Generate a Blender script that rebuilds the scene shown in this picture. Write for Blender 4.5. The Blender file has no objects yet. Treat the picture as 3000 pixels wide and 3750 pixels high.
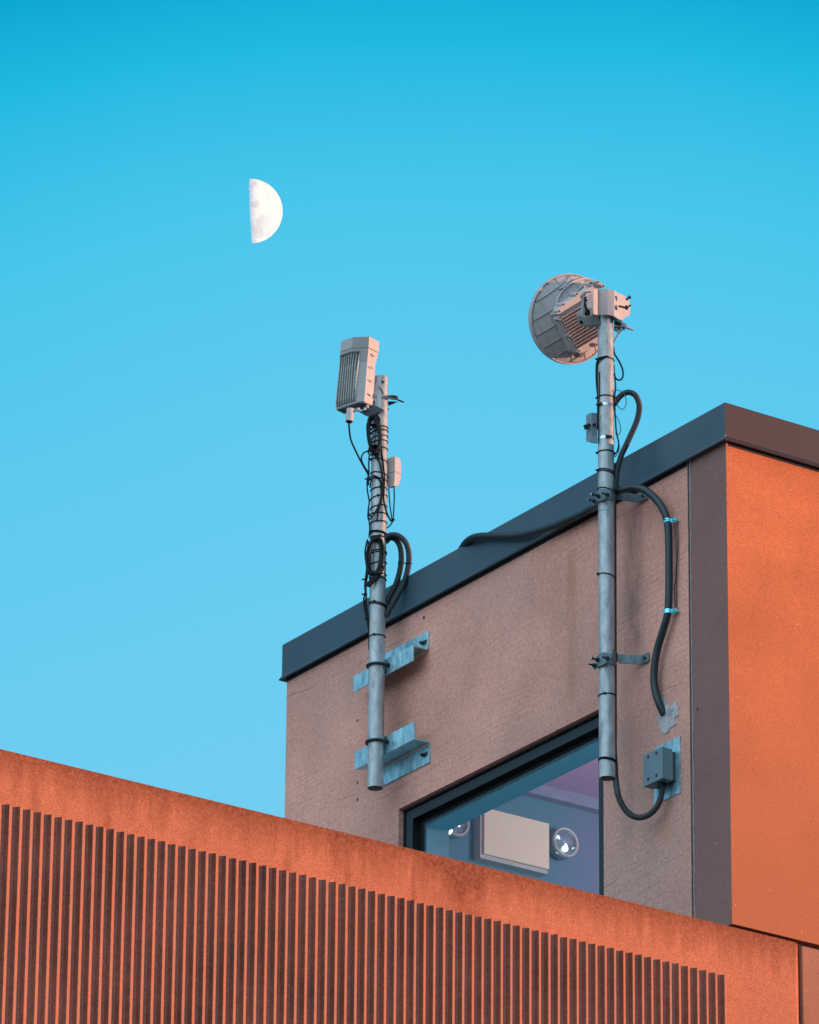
import bpy, bmesh, math, random
from mathutils import Vector, Matrix
R = math.radians
random.seed(7)
S = bpy.context.scene
C = bpy.context.collection

# ------------------------------------------------------------------ camera
FPX, W0, H0 = 22330.32, 3000.0, 3750.0
PITCH, ROLL, YAW = R(23.10984), R(0.5323), R(55.68546)
def cam_axis(az, el=0.0):
    cp, sp = math.cos(PITCH), math.sin(PITCH)
    x = math.sin(az)*math.cos(el); h = math.cos(az)*math.cos(el); u = math.sin(el)
    z = h*cp + u*sp; y = -(u*cp - h*sp)
    c, s = math.cos(ROLL), math.sin(ROLL)
    return (c*x - s*y, s*x + c*y, z)
AX, AY, AZ = cam_axis(YAW), cam_axis(YAW - math.pi/2), cam_axis(0, math.pi/2)
RIGHT = Vector((AX[0], AY[0], AZ[0])); UP = -Vector((AX[1], AY[1], AZ[1])); FWD = Vector((AX[2], AY[2], AZ[2]))
def ray(px, py):
    return (FWD + RIGHT*((px - W0/2)/FPX) - UP*((py - H0/2)/FPX))
CORNER = Vector((0, 0, 10.6))
CAM = CORNER - ray(2659, 1621)*22.3
def onX(px, py, x): r = ray(px, py); return CAM + r*((x - CAM.x)/r.x)
def onY(px, py, y): r = ray(px, py); return CAM + r*((y - CAM.y)/r.y)
def onZ(px, py, z): r = ray(px, py); return CAM + r*((z - CAM.z)/r.z)
def atD(px, py, d): return CAM + ray(px, py)*d
def depth(p): return (p - CAM).dot(FWD)

cam_d = bpy.data.cameras.new('camera'); cam = bpy.data.objects.new('camera', cam_d); C.objects.link(cam)
cam_d.sensor_fit = 'HORIZONTAL'; cam_d.sensor_width = 36; cam_d.lens = 36*FPX/W0
cam_d.clip_start = 0.5; cam_d.clip_end = 20000
M = Matrix((RIGHT, UP, -FWD)).transposed().to_4x4(); M.translation = CAM
cam.matrix_world = M
S.camera = cam

# ------------------------------------------------------------------ materials
def new_mat(name):
    m = bpy.data.materials.new(name); m.use_nodes = True
    nt = m.node_tree; b = nt.nodes['Principled BSDF']
    return m, nt, b
def N(nt, t, **kw):
    n = nt.nodes.new(t)
    for k, v in kw.items():
        if k in n.inputs: n.inputs[k].default_value = v
        else: setattr(n, k, v)
    return n
def noise(nt, vec, scale, detail=3, rough=.55, sc=None):
    if sc:
        mp = N(nt, 'ShaderNodeMapping'); mp.inputs['Scale'].default_value = sc
        nt.links.new(vec, mp.inputs['Vector']); vec = mp.outputs['Vector']
    n = N(nt, 'ShaderNodeTexNoise'); n.inputs['Scale'].default_value = scale
    n.inputs['Detail'].default_value = detail; n.inputs['Roughness'].default_value = rough
    nt.links.new(vec, n.inputs['Vector']); return n.outputs['Fac']
def ramp(nt, fac, stops):
    r = N(nt, 'ShaderNodeValToRGB'); e = r.color_ramp.elements
    e.remove(e[1])
    cc = lambda c: (c, c, c, 1) if isinstance(c, (int, float)) else (*c, 1)
    st = sorted(stops, key=lambda q: q[0])
    e[0].position = min(1, max(0, st[0][0])); e[0].color = cc(st[0][1])
    for p, c in st[1:]:
        k = e.new(min(1, max(0, p))); k.color = cc(c)
    nt.links.new(fac, r.inputs['Fac']); return r.outputs['Color']
def mix(nt, a, b, fac, mode='MIX'):
    n = N(nt, 'ShaderNodeMix'); n.data_type = 'RGBA'; n.blend_type = mode
    for i, v in ((6, a), (7, b)):
        if isinstance(v, tuple): n.inputs[i].default_value = (*v, 1)
        else: nt.links.new(v, n.inputs[i])
    if isinstance(fac, (int, float)): n.inputs[0].default_value = fac
    else: nt.links.new(fac, n.inputs[0])
    return n.outputs[2]
def math_(nt, op, a, b=None):
    n = N(nt, 'ShaderNodeMath'); n.operation = op
    for i, v in ((0, a), (1, b)):
        if v is None: continue
        if isinstance(v, (int, float)): n.inputs[i].default_value = v
        else: nt.links.new(v, n.inputs[i])
    return n.outputs[0]
def bump(nt, b, h, strength, dist=.004):
    n = N(nt, 'ShaderNodeBump'); n.inputs['Strength'].default_value = strength
    n.inputs['Distance'].default_value = dist
    nt.links.new(h, n.inputs['Height']); nt.links.new(n.outputs[0], b.inputs['Normal'])
def objc(nt): return N(nt, 'ShaderNodeTexCoord').outputs['Object']
def xyz(nt, vec):
    s = N(nt, 'ShaderNodeSeparateXYZ'); nt.links.new(vec, s.inputs[0]); return s.outputs

def simple(name, col, rough=.5, metal=0.0, var=.12, vscale=25, bmp=0.0, bscale=200, sc=None, spec=.5):
    m, nt, b = new_mat(name); v = objc(nt)
    f = noise(nt, v, vscale, 4, .6, sc)
    lo = tuple(max(0, c*(1-var)) for c in col); hi = tuple(min(1, c*(1+var)) for c in col)
    nt.links.new(ramp(nt, f, [(.3, lo), (.7, hi)]), b.inputs['Base Color'])
    b.inputs['Roughness'].default_value = rough; b.inputs['Metallic'].default_value = metal
    b.inputs['Specular IOR Level'].default_value = spec
    if bmp: bump(nt, b, noise(nt, v, bscale, 3), bmp, .002)
    return m

def concrete(name, base, low=None, speck_d=.45, speck_l=.5, grain=.12, rough=.92, stain_top=None, mott=.12):
    """cast concrete: fine aggregate grain, pits and pale grit, clouding, optional rain stain under a top edge"""
    m, nt, b = new_mat(name); v = objc(nt)
    col = mix(nt, tuple(c*(1-mott) for c in base), tuple(min(1, c*(1+mott)) for c in base), ramp(nt, noise(nt, v, 2.6, 5, .6), [(.35, 0.), (.65, 1.)]))
    g = ramp(nt, noise(nt, v, 120, 3, .7), [(.3, 1-grain*1.3), (.7, 1+grain*.0)])
    col = mix(nt, col, g, 1.0, 'MULTIPLY')
    g3 = ramp(nt, noise(nt, v, 230, 2, .7), [(.32, 1-grain*1.5), (.62, 1.06)])
    col = mix(nt, col, g3, 1.0, 'MULTIPLY')
    g2 = ramp(nt, noise(nt, v, 40, 3, .7), [(.36, 1-grain*.45), (.6, 1.)])
    col = mix(nt, col, g2, 1.0, 'MULTIPLY')
    if low:
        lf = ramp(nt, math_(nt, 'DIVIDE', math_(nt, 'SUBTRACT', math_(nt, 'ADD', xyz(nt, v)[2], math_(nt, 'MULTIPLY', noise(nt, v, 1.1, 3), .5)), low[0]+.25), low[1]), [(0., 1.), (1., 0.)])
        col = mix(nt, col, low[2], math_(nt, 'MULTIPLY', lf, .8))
    # pits
    vo = N(nt, 'ShaderNodeTexVoronoi'); vo.inputs['Scale'].default_value = 52; nt.links.new(v, vo.inputs['Vector'])
    pit = ramp(nt, vo.outputs['Distance'], [(.08, 1.), (.15, 0.)])
    pit = math_(nt, 'MULTIPLY', pit, ramp(nt, noise(nt, v, 9, 3, .7), [(.46, 0.), (.56, 1.)]))
    col = mix(nt, col, tuple(c*speck_d for c in base), math_(nt, 'MULTIPLY', pit, .85))
    v2 = N(nt, 'ShaderNodeTexVoronoi'); v2.inputs['Scale'].default_value = 27; nt.links.new(v, v2.inputs['Vector'])
    mp = N(nt, 'ShaderNodeMapping'); mp.inputs['Location'].default_value = (3.3, 1.7, 5.1); nt.links.new(v, mp.inputs[0]); nt.links.new(mp.outputs[0], v2.inputs['Vector'])
    grit = ramp(nt, v2.outputs['Distance'], [(.06, 1.), (.13, 0.)])
    grit = math_(nt, 'MULTIPLY', grit, ramp(nt, noise(nt, v, 17, 2), [(.56, 0.), (.6, 1.)]))
    col = mix(nt, col, tuple(min(1, c*1.25+.12) for c in base), math_(nt, 'MULTIPLY', grit, speck_l))
    if stain_top is not None:
        ztop, rng, dark = stain_top
        z = xyz(nt, v)[2]
        d = math_(nt, 'SUBTRACT', ztop, z)                       # metres below the edge
        drip = ramp(nt, noise(nt, v, 14, 5, .7, (1, 1, .09)), [(.3, .18), (.7, 1.)])
        runs = ramp(nt, noise(nt, v, 2.3, 3, .5, (1, 1, .02)), [(.54, 0.), (.68, .6)])
        blot = ramp(nt, noise(nt, v, 55, 4, .7), [(.3, .45), (.6, 1.)])
        f = math_(nt, 'SUBTRACT', 1.0, math_(nt, 'DIVIDE', d, math_(nt, 'MULTIPLY', drip, rng)))
        f = math_(nt, 'ADD', math_(nt, 'MAXIMUM', f, 0.0), runs)
        f = math_(nt, 'MULTIPLY', math_(nt, 'MINIMUM', f, 1.0), blot)
        lim = ramp(nt, math_(nt, 'DIVIDE', d, rng*2.6), [(.55, 1.), (1., 0.)])
        f = math_(nt, 'MULTIPLY', f, lim)
        wob = math_(nt, 'MULTIPLY', math_(nt, 'SUBTRACT', noise(nt, v, 5, 3), .5), .02)
        xa, xb, st = STAINS
        q = ramp(nt, math_(nt, 'DIVIDE', math_(nt, 'SUBTRACT', math_(nt, 'ADD', xyz(nt, v)[0], wob), xa), xb-xa), st)
        q = math_(nt, 'MULTIPLY', q, ramp(nt, noise(nt, v, 24, 4, .7, (1, 1, .4)), [(.3, .5), (.6, 1.)]))
        f = math_(nt, 'MAXIMUM', f, math_(nt, 'MULTIPLY', q, ramp(nt, math_(nt, 'DIVIDE', d, .36), [(.5, 1.), (1., .0)])))
        col = mix(nt, col, mix(nt, col, (dark*1.12, dark*.92, dark*.85), 1.0, 'MULTIPLY'), f)
    nt.links.new(col, b.inputs['Base Color'])
    b.inputs['Roughness'].default_value = rough; b.inputs['Specular IOR Level'].default_value = .15
    h = math_(nt, 'ADD', noise(nt, v, 90, 3, .7), math_(nt, 'MULTIPLY', pit, -1.2))
    bump(nt, b, h, .5, .003)
    return m

ROUGH_A = (.90, .405, .31)
def plaster():
    m, nt, b = new_mat('board marked plaster'); v = objc(nt)
    s = xyz(nt, v)
    cloud = ramp(nt, noise(nt, v, 1.7, 5, .6), [(.35, 0.), (.66, 1.)])
    col = mix(nt, tuple(c*.80 for c in ROUGH_A), tuple(c*1.17 for c in ROUGH_A), cloud)
    grey = ramp(nt, noise(nt, v, .9, 4, .6, (1, 1, .7)), [(.45, 0.), (.7, .7)])
    col = mix(nt, col, (.58, .345, .295), grey)
    # lower and right part of the wall is greyer and smoother
    low = ramp(nt, math_(nt, 'ADD', math_(nt, 'MULTIPLY', s[2], -.45), 4.62), [(0., 0.), (1., .6)])
    col = mix(nt, col, (.47, .31, .27), low)
    g = ramp(nt, noise(nt, v, 110, 3, .7), [(.3, .74), (.7, 1.08)]); col = mix(nt, col, g, 1.0, 'MULTIPLY')
    g = ramp(nt, noise(nt, v, 48, 4, .75), [(.3, .82), (.62, 1.04)]); col = mix(nt, col, g, 1.0, 'MULTIPLY')
    # faint trowel tears running along the wall, slightly wandering
    def lines(K, wa, wb, wd, gs, g0, g1, seed):
        mp = N(nt, 'ShaderNodeMapping'); mp.inputs['Location'].default_value = (seed, seed*1.7, seed*.6); nt.links.new(v, mp.inputs[0]); vv = mp.outputs[0]
        warp = math_(nt, 'MULTIPLY', noise(nt, vv, 1.4, 3, .5, (1, .6, 1)), wa)
        warp2 = math_(nt, 'MULTIPLY', noise(nt, vv, 15, 3, .6, (1, .4, 1)), wb)
        fr = math_(nt, 'FRACT', math_(nt, 'ADD', math_(nt, 'ADD', math_(nt, 'MULTIPLY', s[2], K), warp), warp2))
        t = ramp(nt, math_(nt, 'ABSOLUTE', math_(nt, 'SUBTRACT', fr, .5)), [(0., 1.), (wd, 0.)])
        gate = ramp(nt, noise(nt, vv, gs, 4, .6, (1, .4, 1)), [(g0, 0.), (g1, 1.)])
        brk = ramp(nt, noise(nt, vv, 34, 3, .7, (1, .3, 1)), [(.38, 0.), (.56, 1.)])
        return math_(nt, 'MULTIPLY', math_(nt, 'MULTIPLY', t, gate), brk)
    t = math_(nt, 'MAXIMUM', math_(nt, 'MULTIPLY', lines(46, 9., .5, .13, 4.2, .44, .62, 0.), .55), math_(nt, 'MULTIPLY', lines(15, 4.5, .2, .05, 2.2, .50, .60, 3.1), .9))
    col = mix(nt, col, (.2, .13, .11), math_(nt, 'MULTIPLY', t, .5))
    # rust brown rain run and a greyer one
    YS = lambda px, py: onX(px, py, 0).y
    ZS = lambda px, py: onX(px, py, 0).z
    for y0, wd, c, k, z0, z1 in ((YS(2093, 2250), .040, (.44, .19, .10), .62, ZS(2093, 2600), ZS(2093, 1975)), (YS(2320, 2100), .075, (.27, .155, .135), .75, ZS(2320, 2450), ZS(2320, 1830)), (YS(2300, 2850), .05, (.34, .22, .19), .5, ZS(2300, 3150), ZS(2300, 2450)), (YS(2440, 3020), .03, (.62, .27, .15), .5, ZS(2440, 3100), ZS(2440, 2880)), (YS(1300, 2480), .10, (.45, .29, .25), .5, ZS(1300, 2640), ZS(1300, 2440))):
        dy = math_(nt, 'ABSOLUTE', math_(nt, 'SUBTRACT', math_(nt, 'ADD', s[1], math_(nt, 'MULTIPLY', noise(nt, v, 6, 3), .03)), y0+.015))
        f = ramp(nt, math_(nt, 'DIVIDE', dy, wd), [(.35, 1.), (1., 0.)])
        zz = math_(nt, 'DIVIDE', math_(nt, 'SUBTRACT', s[2], z0), z1 - z0)
        f = math_(nt, 'MULTIPLY', f, ramp(nt, zz, [(0., 0.), (.15, 1.), (.9, 1.), (1., 0.)]))
        f = math_(nt, 'MULTIPLY', f, ramp(nt, noise(nt, v, 14, 4, .7, (1, 1, .35)), [(.35, .2), (.6, 1.)]))
        col = mix(nt, col, c, math_(nt, 'MULTIPLY', f, k))
    vo = N(nt, 'ShaderNodeTexVoronoi'); vo.inputs['Scale'].default_value = 40; nt.links.new(v, vo.inputs['Vector'])
    pit = math_(nt, 'MULTIPLY', ramp(nt, vo.outputs['Distance'], [(.07, 1.), (.15, 0.)]), ramp(nt, noise(nt, v, 8, 2), [(.5, 0.), (.58, 1.)]))
    col = mix(nt, col, (.24, .14, .12), math_(nt, 'MULTIPLY', pit, .6))
    nt.links.new(col, b.inputs['Base Color']); b.inputs['Roughness'].default_value = .95
    b.inputs['Specular IOR Level'].default_value = .12
    h = math_(nt, 'SUBTRACT', math_(nt, 'ADD', noise(nt, v, 70, 4, .7), math_(nt, 'MULTIPLY', noise(nt, v, 12, 3, .6, (1, .35, 1)), .8)), math_(nt, 'MULTIPLY', t, 1.0))
    bump(nt, b, h, .55, .004)
    return m

def galvanised(name, base=(.44, .45, .46), metal=.25, rough=.38):
    m, nt, b = new_mat(name); v = objc(nt)
    sp = noise(nt, v, 38, 4, .65, (1, 1, .35))
    col = ramp(nt, sp, [(.3, tuple(c*.62 for c in base)), (.5, base), (.72, tuple(min(1, c*1.3) for c in base))])
    d = ramp(nt, noise(nt, v, 60, 5, .8, (1, 1, .15)), [(.28, .45), (.42, 1.)])
    nt.links.new(mix(nt, col, d, 1.0, 'MULTIPLY'), b.inputs['Base Color'])
    nt.links.new(ramp(nt, noise(nt, v, 30, 4, .7), [(.3, rough-.1), (.7, rough+.16)]), b.inputs['Roughness'])
    b.inputs['Metallic'].default_value = metal
    bump(nt, b, sp, .25, .002)
    return m

MT = {}
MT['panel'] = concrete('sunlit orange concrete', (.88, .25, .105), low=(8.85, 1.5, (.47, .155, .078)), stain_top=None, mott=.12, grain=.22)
MT['return'] = concrete('corner concrete with painted shade', (.33, .17, .15), speck_d=.6, speck_l=.3, grain=.16, mott=.06)  # darker copy of the front concrete, its shade put into the colour
MT['plaster'] = plaster()
MT['coping'] = simple('dark slate sheet metal', (.064, .106, .136), .38, .25, .1, 3, .1, 400)
MT['coping_warm'] = simple('brown tinted sheet metal', (.058, .033, .036), .5, .1, .08, 3, .1, 400)
MT['frame'] = simple('anthracite window frame', (.010, .021, .028), .5, .0, .1, 8)
MT['black'] = simple('black rubber', (.005, .006, .007), .5, 0, .2, 40, spec=.25)
MT['blackcable'] = simple('black cable jacket', (.005, .007, .009), .5, 0, .2, 60, spec=.25)
MT['conduit'] = simple('dark grey corrugated conduit', (.03, .036, .042), .5, 0, .2, 60)
MT['conduit_dk'] = simple('blue black conduit', (.012, .024, .031), .42, 0, .2, 30)
MT['galv'] = galvanised('galvanised steel')
MT['galv'].node_tree.nodes['Principled BSDF'].inputs['Specular IOR Level'].default_value = .6
MT['galv_br'] = galvanised('bright galvanised plate', (.46, .74, .84), .8, .35)
MT['galv_dk'] = galvanised('dull galvanised strap', (.2, .25, .27), .7, .5)
MT['steel'] = simple('blackened steel', (.05, .055, .06), .45, .6, .2, 80)
MT['bolt'] = simple('bright zinc bolt', (.55, .62, .65), .25, .9, .1, 80)
MT['clip'] = simple('blue zinc clip', (.25, .80, .95), .3, .6, .1, 80)
MT['radio'] = simple('warm grey painted aluminium', (.55, .50, .485), .55, 0, .05, 20, .12, 500)
MT['radio_dk'] = simple('casting grey with painted shade', (.16, .15, .15), .6, 0, .1, 20, .12, 500)  # dark version of the radio grey with the shade mixed into the colour
MT['dish'] = simple('light grey painted dish', (.54, .47, .46), .5, 0, .06, 8, .1, 400)
MT['boxgrey'] = simple('blue grey enamel', (.15, .215, .25), .5, 0, .06, 20, .12, 300)
MT['patch'] = simple('pale repair mortar', (.46, .42, .42), .9, 0, .35, 30, .9, 45)
MT['seal'] = simple('grey joint sealant', (.30, .25, .25), .7, 0, .2, 20, .3, 80)
MT['gap'] = simple('dark joint', (.03, .026, .028), .9, 0, .2, 20)
MT['wire'] = simple('grey plastic wire', (.22, .2, .2), .5, 0, .1, 50)
MT['teal_wire'] = simple('dark teal wire', (.03, .09, .1), .45, 0, .1, 50)
MT['ground'] = concrete('paving', (.22, .2, .18))
MT['deck'] = simple('roof felt', (.16, .13, .12), .9, 0, .2, 5)
def room_wall_mat():
    m, nt, b = new_mat('blue grey room wall with painted mauve glow'); v = objc(nt); s_ = xyz(nt, v)
    f = ramp(nt, math_(nt, 'ADD', math_(nt, 'MULTIPLY', s_[0], .5), math_(nt, 'MULTIPLY', noise(nt, v, 1.5, 2), .4)), [(.72, 0.), (.98, 1.)])  # mauve glow towards the right, painted into the wall colour
    nt.links.new(mix(nt, (.095, .22, .31), (.19, .19, .35), f), b.inputs['Base Color']); b.inputs['Roughness'].default_value = .9
    return m
MT['room_wall'] = room_wall_mat()
MT['room_ceiling'] = simple('mauve painted ceiling', (.60, .34, .62), .9, 0, .05, 1.)
MT['reveal'] = simple('teal painted reveal', (.08, .74, 1.0), .8, 0, .06, 3)
MT['board'] = simple('cream panel', (.88, .70, .56), .7, 0, .03, 3)
MT['board_side'] = simple('grey panel edge', (.50, .48, .50), .7, 0, .03, 3)
MT['lampring'] = simple('grey lamp ring', (.5, .48, .5), .5, 0, .05, 10)

def glass_mat():
    m = bpy.data.materials.new('window glass'); m.use_nodes = True; nt = m.node_tree; nt.nodes.clear()
    o = N(nt, 'ShaderNodeOutputMaterial'); mx = N(nt, 'ShaderNodeMixShader')
    t = N(nt, 'ShaderNodeBsdfTransparent'); t.inputs[0].default_value = (.86, .93, .95, 1)
    g = N(nt, 'ShaderNodeBsdfGlossy'); g.inputs['Roughness'].default_value = .01
    f = N(nt, 'ShaderNodeFresnel'); f.inputs['IOR'].default_value = 1.5
    gm_ = N(nt, 'ShaderNodeNewGeometry')
    fac = math_(nt, 'MULTIPLY', math_(nt, 'MULTIPLY', f.outputs[0], 2.2), math_(nt, 'SUBTRACT', 1.0, gm_.outputs['Backfacing']))
    nt.links.new(fac, mx.inputs[0]); nt.links.new(t.outputs[0], mx.inputs[1]); nt.links.new(g.outputs[0], mx.inputs[2])
    nt.links.new(mx.outputs[0], o.inputs[0]); return m
MT['glass'] = glass_mat()
def emis(name, col, st):
    m = bpy.data.materials.new(name); m.use_nodes = True; nt = m.node_tree; b = nt.nodes['Principled BSDF']
    b.inputs['Base Color'].default_value = (*col, 1)
    b.inputs['Emission Color'].default_value = (*col, 1); b.inputs['Emission Strength'].default_value = st; return m
MT['bulb'] = emis('lit lamp bulb', (1, .88, .72), 3.0)

# ------------------------------------------------------------------ object helpers
def tag(o, label=None, cat=None, group=None, kind=None):
    for k, v in (('label', label), ('category', cat), ('group', group), ('kind', kind)):
        if v: o[k] = v
    return o
def thing(name, label, cat, loc, group=None):
    o = bpy.data.objects.new(name, None); C.objects.link(o); o.location = loc; o.empty_display_size = .1
    return tag(o, label, cat, group)
def origin(o):
    l = Vector((0, 0, 0))
    while o is not None: l += o.location; o = o.parent
    return l
def obj(name, bm, mats, parent=None, smooth=False, label=None):
    """one mesh object out of bm (world coordinates)"""
    me = bpy.data.meshes.new(name)
    bmesh.ops.recalc_face_normals(bm, faces=bm.faces)
    if smooth:
        for f in bm.faces: f.smooth = True
    bm.to_mesh(me); bm.free()
    for m in (mats if isinstance(mats, (list, tuple)) else [mats]): me.materials.append(MT[m] if isinstance(m, str) else m)
    if smooth:
        try: me.set_sharp_from_angle(angle=R(38))
        except Exception: pass
    o = bpy.data.objects.new(name, me); C.objects.link(o)
    if parent is not None:
        o.parent = parent; o.location = -origin(parent)
    if label: o['label'] = label
    return o
def BM(): return bmesh.new()
def box(bm, a, b, mi=0):
    x0, x1 = sorted((a[0], b[0])); y0, y1 = sorted((a[1], b[1])); z0, z1 = sorted((a[2], b[2]))
    v = [bm.verts.new((x, y, z)) for x in (x0, x1) for y in (y0, y1) for z in (z0, z1)]
    for q in ((0,1,3,2),(4,6,7,5),(0,4,5,1),(2,3,7,6),(0,2,6,4),(1,5,7,3)):
        f = bm.faces.new([v[i] for i in q]); f.material_index = mi
def prism(bm, pts, off, mi=0):
    """polygon pts (3D) extruded by vector off"""
    a = [bm.verts.new(p) for p in pts]; b = [bm.verts.new(Vector(p) + Vector(off)) for p in pts]
    n = len(pts)
    fs = [bm.faces.new(a), bm.faces.new(b[::-1])]
    for i in range(n): fs.append(bm.faces.new((a[i], a[(i+1) % n], b[(i+1) % n], b[i])))
    for f in fs: f.material_index = mi
    return fs
def obox(bm, c, u, v, w, mi=0):
    """box with centre c and half vectors u v w"""
    P = [bm.verts.new(c + u*i + v*j + w*k) for i in (-1, 1) for j in (-1, 1) for k in (-1, 1)]
    for q in ((0,1,3,2),(4,6,7,5),(0,4,5,1),(2,3,7,6),(0,2,6,4),(1,5,7,3)):
        f = bm.faces.new([P[i] for i in q]); f.material_index = mi
def loft(bm, levels, cap=True, mi=0):
    rows = [[bm.verts.new(p) for p in l] for l in levels]; n = len(rows[0])
    for a, b in zip(rows, rows[1:]):
        for i in range(n):
            f = bm.faces.new((a[i], a[(i+1) % n], b[(i+1) % n], b[i])); f.material_index = mi
    if cap:
        for r in (rows[0], rows[-1]):
            f = bm.faces.new(r); f.material_index = mi
def frame_of(d):
    d = d.normalized(); u = d.cross(Vector((0, 0, 1)))
    if u.length < 1e-3: u = d.cross(Vector((1, 0, 0)))
    u.normalize(); return u, d.cross(u).normalized()
def cyl(bm, p, q, r, r2=None, seg=16, mi=0, hollow=None):
    p, q = Vector(p), Vector(q); u, w = frame_of(q - p); r2 = r if r2 is None else r2
    cs = [(math.cos(2*math.pi*i/seg), math.sin(2*math.pi*i/seg)) for i in range(seg)]
    a = [p + u*c*r + w*s*r for c, s in cs]; b = [q + u*c*r2 + w*s*r2 for c, s in cs]
    if hollow:
        h = hollow; d = (q-p).normalized()
        a2 = [p + u*c*h + w*s*h for c, s in cs]; b2 = [q + u*c*h + w*s*h for c, s in cs]
        rows = [[bm.verts.new(x) for x in L] for L in (a2, a, b, b2)]
        for k in range(4):
            A, B = rows[k], rows[(k+1) % 4]
            for i in range(seg): bm.faces.new((A[i], A[(i+1) % seg], B[(i+1) % seg], B[i])).material_index = mi
    else: loft(bm, [a, b], True, mi)
def smooth_path(pts, n=8):
    pts = [Vector(p) for p in pts]
    if len(pts) < 3: return pts
    P = [pts[0]*2 - pts[1]] + pts + [pts[-1]*2 - pts[-2]]; out = []
    for i in range(1, len(P)-2):
        a, b, c, d = P[i-1], P[i], P[i+1], P[i+2]
        for k in range(n):
            t = k/n
            out.append(.5*((2*b) + (c-a)*t + (2*a-5*b+4*c-d)*t*t + (-a+3*b-3*c+d)*t**3))
    out.append(pts[-1]); return out
def resample(pts, step):
    out = [pts[0]]; acc = 0
    for a, b in zip(pts, pts[1:]):
        L = (b-a).length
        while acc + L >= step:
            t = (step-acc)/L; a = a.lerp(b, t); out.append(a); L = (b-a).length; acc = 0
        acc += L
    if (out[-1]-pts[-1]).length > step*.3: out.append(pts[-1])
    return out
def tube(bm, pts, r, seg=8, closed=False, corr=0.0, pitch=.006, smooth=True, mi=0):
    pts = smooth_path(pts, 10) if smooth else [Vector(p) for p in pts]
    if corr: pts = resample(pts, pitch/2)
    if closed and (pts[0]-pts[-1]).length < 1e-6: pts = pts[:-1]
    n = len(pts); rings = []
    t = (pts[1]-pts[0]).normalized(); u, _ = frame_of(t)
    for i, p in enumerate(pts):
        if closed: d = pts[(i+1) % n] - pts[i-1]
        else: d = pts[min(i+1, n-1)] - pts[max(i-1, 0)]
        d.normalize(); u = (u - d*u.dot(d)).normalized(); w = d.cross(u)
        rr = r*(1 + (corr if i % 2 else -corr))
        rings.append([bm.verts.new(p + u*math.cos(2*math.pi*k/seg)*rr + w*math.sin(2*math.pi*k/seg)*rr) for k in range(seg)])
    m = n if closed else n-1
    for i in range(m):
        A, B = rings[i], rings[(i+1) % n]
        for k in range(seg): bm.faces.new((A[k], A[(k+1) % seg], B[(k+1) % seg], B[k])).material_index = mi
    if not closed:
        bm.faces.new(rings[0]).material_index = mi; bm.faces.new(rings[-1][::-1]).material_index = mi
def bevel(bm, w, seg=2, ang=30):
    e = [e for e in bm.edges if len(e.link_faces) == 2 and e.calc_face_angle(0) > R(ang)]
    bmesh.ops.bevel(bm, geom=e, offset=w, segments=seg, affect='EDGES', profile=.6, clamp_overlap=True)
def Z(ox, oy, k):
    """reads a photo position measured in an enlarged detail"""
    return lambda x, y: (ox + x/k, oy + y/k)

# ------------------------------------------------------------------ key heights
z_lip = onX(2659, 1619, 0).z
z_top = onX(2656, 1471, -.015).z
Y_END = onX(1050, 2550, 0).y
Y_J = onX(2529, 2500, 0).y
Z_PAR = onY(2683, 3395, 0).z
G_X = .052
wl = onX(1460.5, 2954.5, 0); wr = onX(2211, 3000, 0); WY1, WY0 = wl.y, wr.y
WZ = (wl.z + onX(2187.8, 2609.4, 0).z)/2
gl = onX(1556.5, 3011, G_X); GY1 = gl.y; GY0 = WY0 + .1
GZ = (gl.z + onX(2193, 2717.4, G_X).z)/2
WB = Z_PAR - 1.2
print('heights', z_lip, z_top, Y_END, Y_J, Z_PAR, WY0, WY1, WZ, GY1, GZ, 'cam', CAM)
TH = .165

# ------------------------------------------------------------------ setting
bm = BM(); v = [bm.verts.new(p) for p in ((-4000,-4000,0),(4000,-4000,0),(4000,4000,0),(-4000,4000,0))]; bm.faces.new(v)
g = obj('ground', bm, 'ground'); g['kind'] = 'structure'

# ------------------------------------------------------------------ rooftop building
B = thing('rooftop_building', 'square rooftop block with grey plaster side, orange sunlit front and dark metal roof edge', 'building', (0, 0, Z_PAR))
XE = 5.0
# front slab, whose narrow end shows as the dark strip beside the corner
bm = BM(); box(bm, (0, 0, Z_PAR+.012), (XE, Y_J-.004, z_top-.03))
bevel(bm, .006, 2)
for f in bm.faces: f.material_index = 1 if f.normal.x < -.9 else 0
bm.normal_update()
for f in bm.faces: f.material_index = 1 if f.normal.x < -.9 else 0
obj('front_wall', bm, ['panel', 'return'], B, label='sunlit orange concrete front with shade painted on its end')
# plinth below the joint line (inside)
bm = BM(); box(bm, (.03, .03, Z_PAR-1.2), (XE, Y_J-.01, Z_PAR+.012)); obj('plinth', bm, 'gap', B)
# side wall with the window opening
bm = BM()
ys = [Y_J+.006, WY0, WY1, Y_END]; zs = [Z_PAR-1.2, WB, WZ, z_top-.03]
def quad(bm, a, b, c, d, mi=0): 
    f = bm.faces.new([bm.verts.new(p) for p in (a, b, c, d)]); f.material_index = mi
def slab(bm, y0, y1, z0, z1):
    box(bm, (0, y0, z0), (TH, y1, z1))
# closed frame-shaped prism: outline with opening built of four butted blocks, welded
for (i, j) in ((0,0),(1,0),(2,0),(0,1),(2,1),(0,2),(1,2),(2,2)):
    if zs[j+1]-zs[j] < 1e-6: continue
    box(bm, (0, ys[i], zs[j]), (TH, ys[i+1], zs[j+1]))
bmesh.ops.remove_doubles(bm, verts=bm.verts, dist=1e-5)
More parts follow.
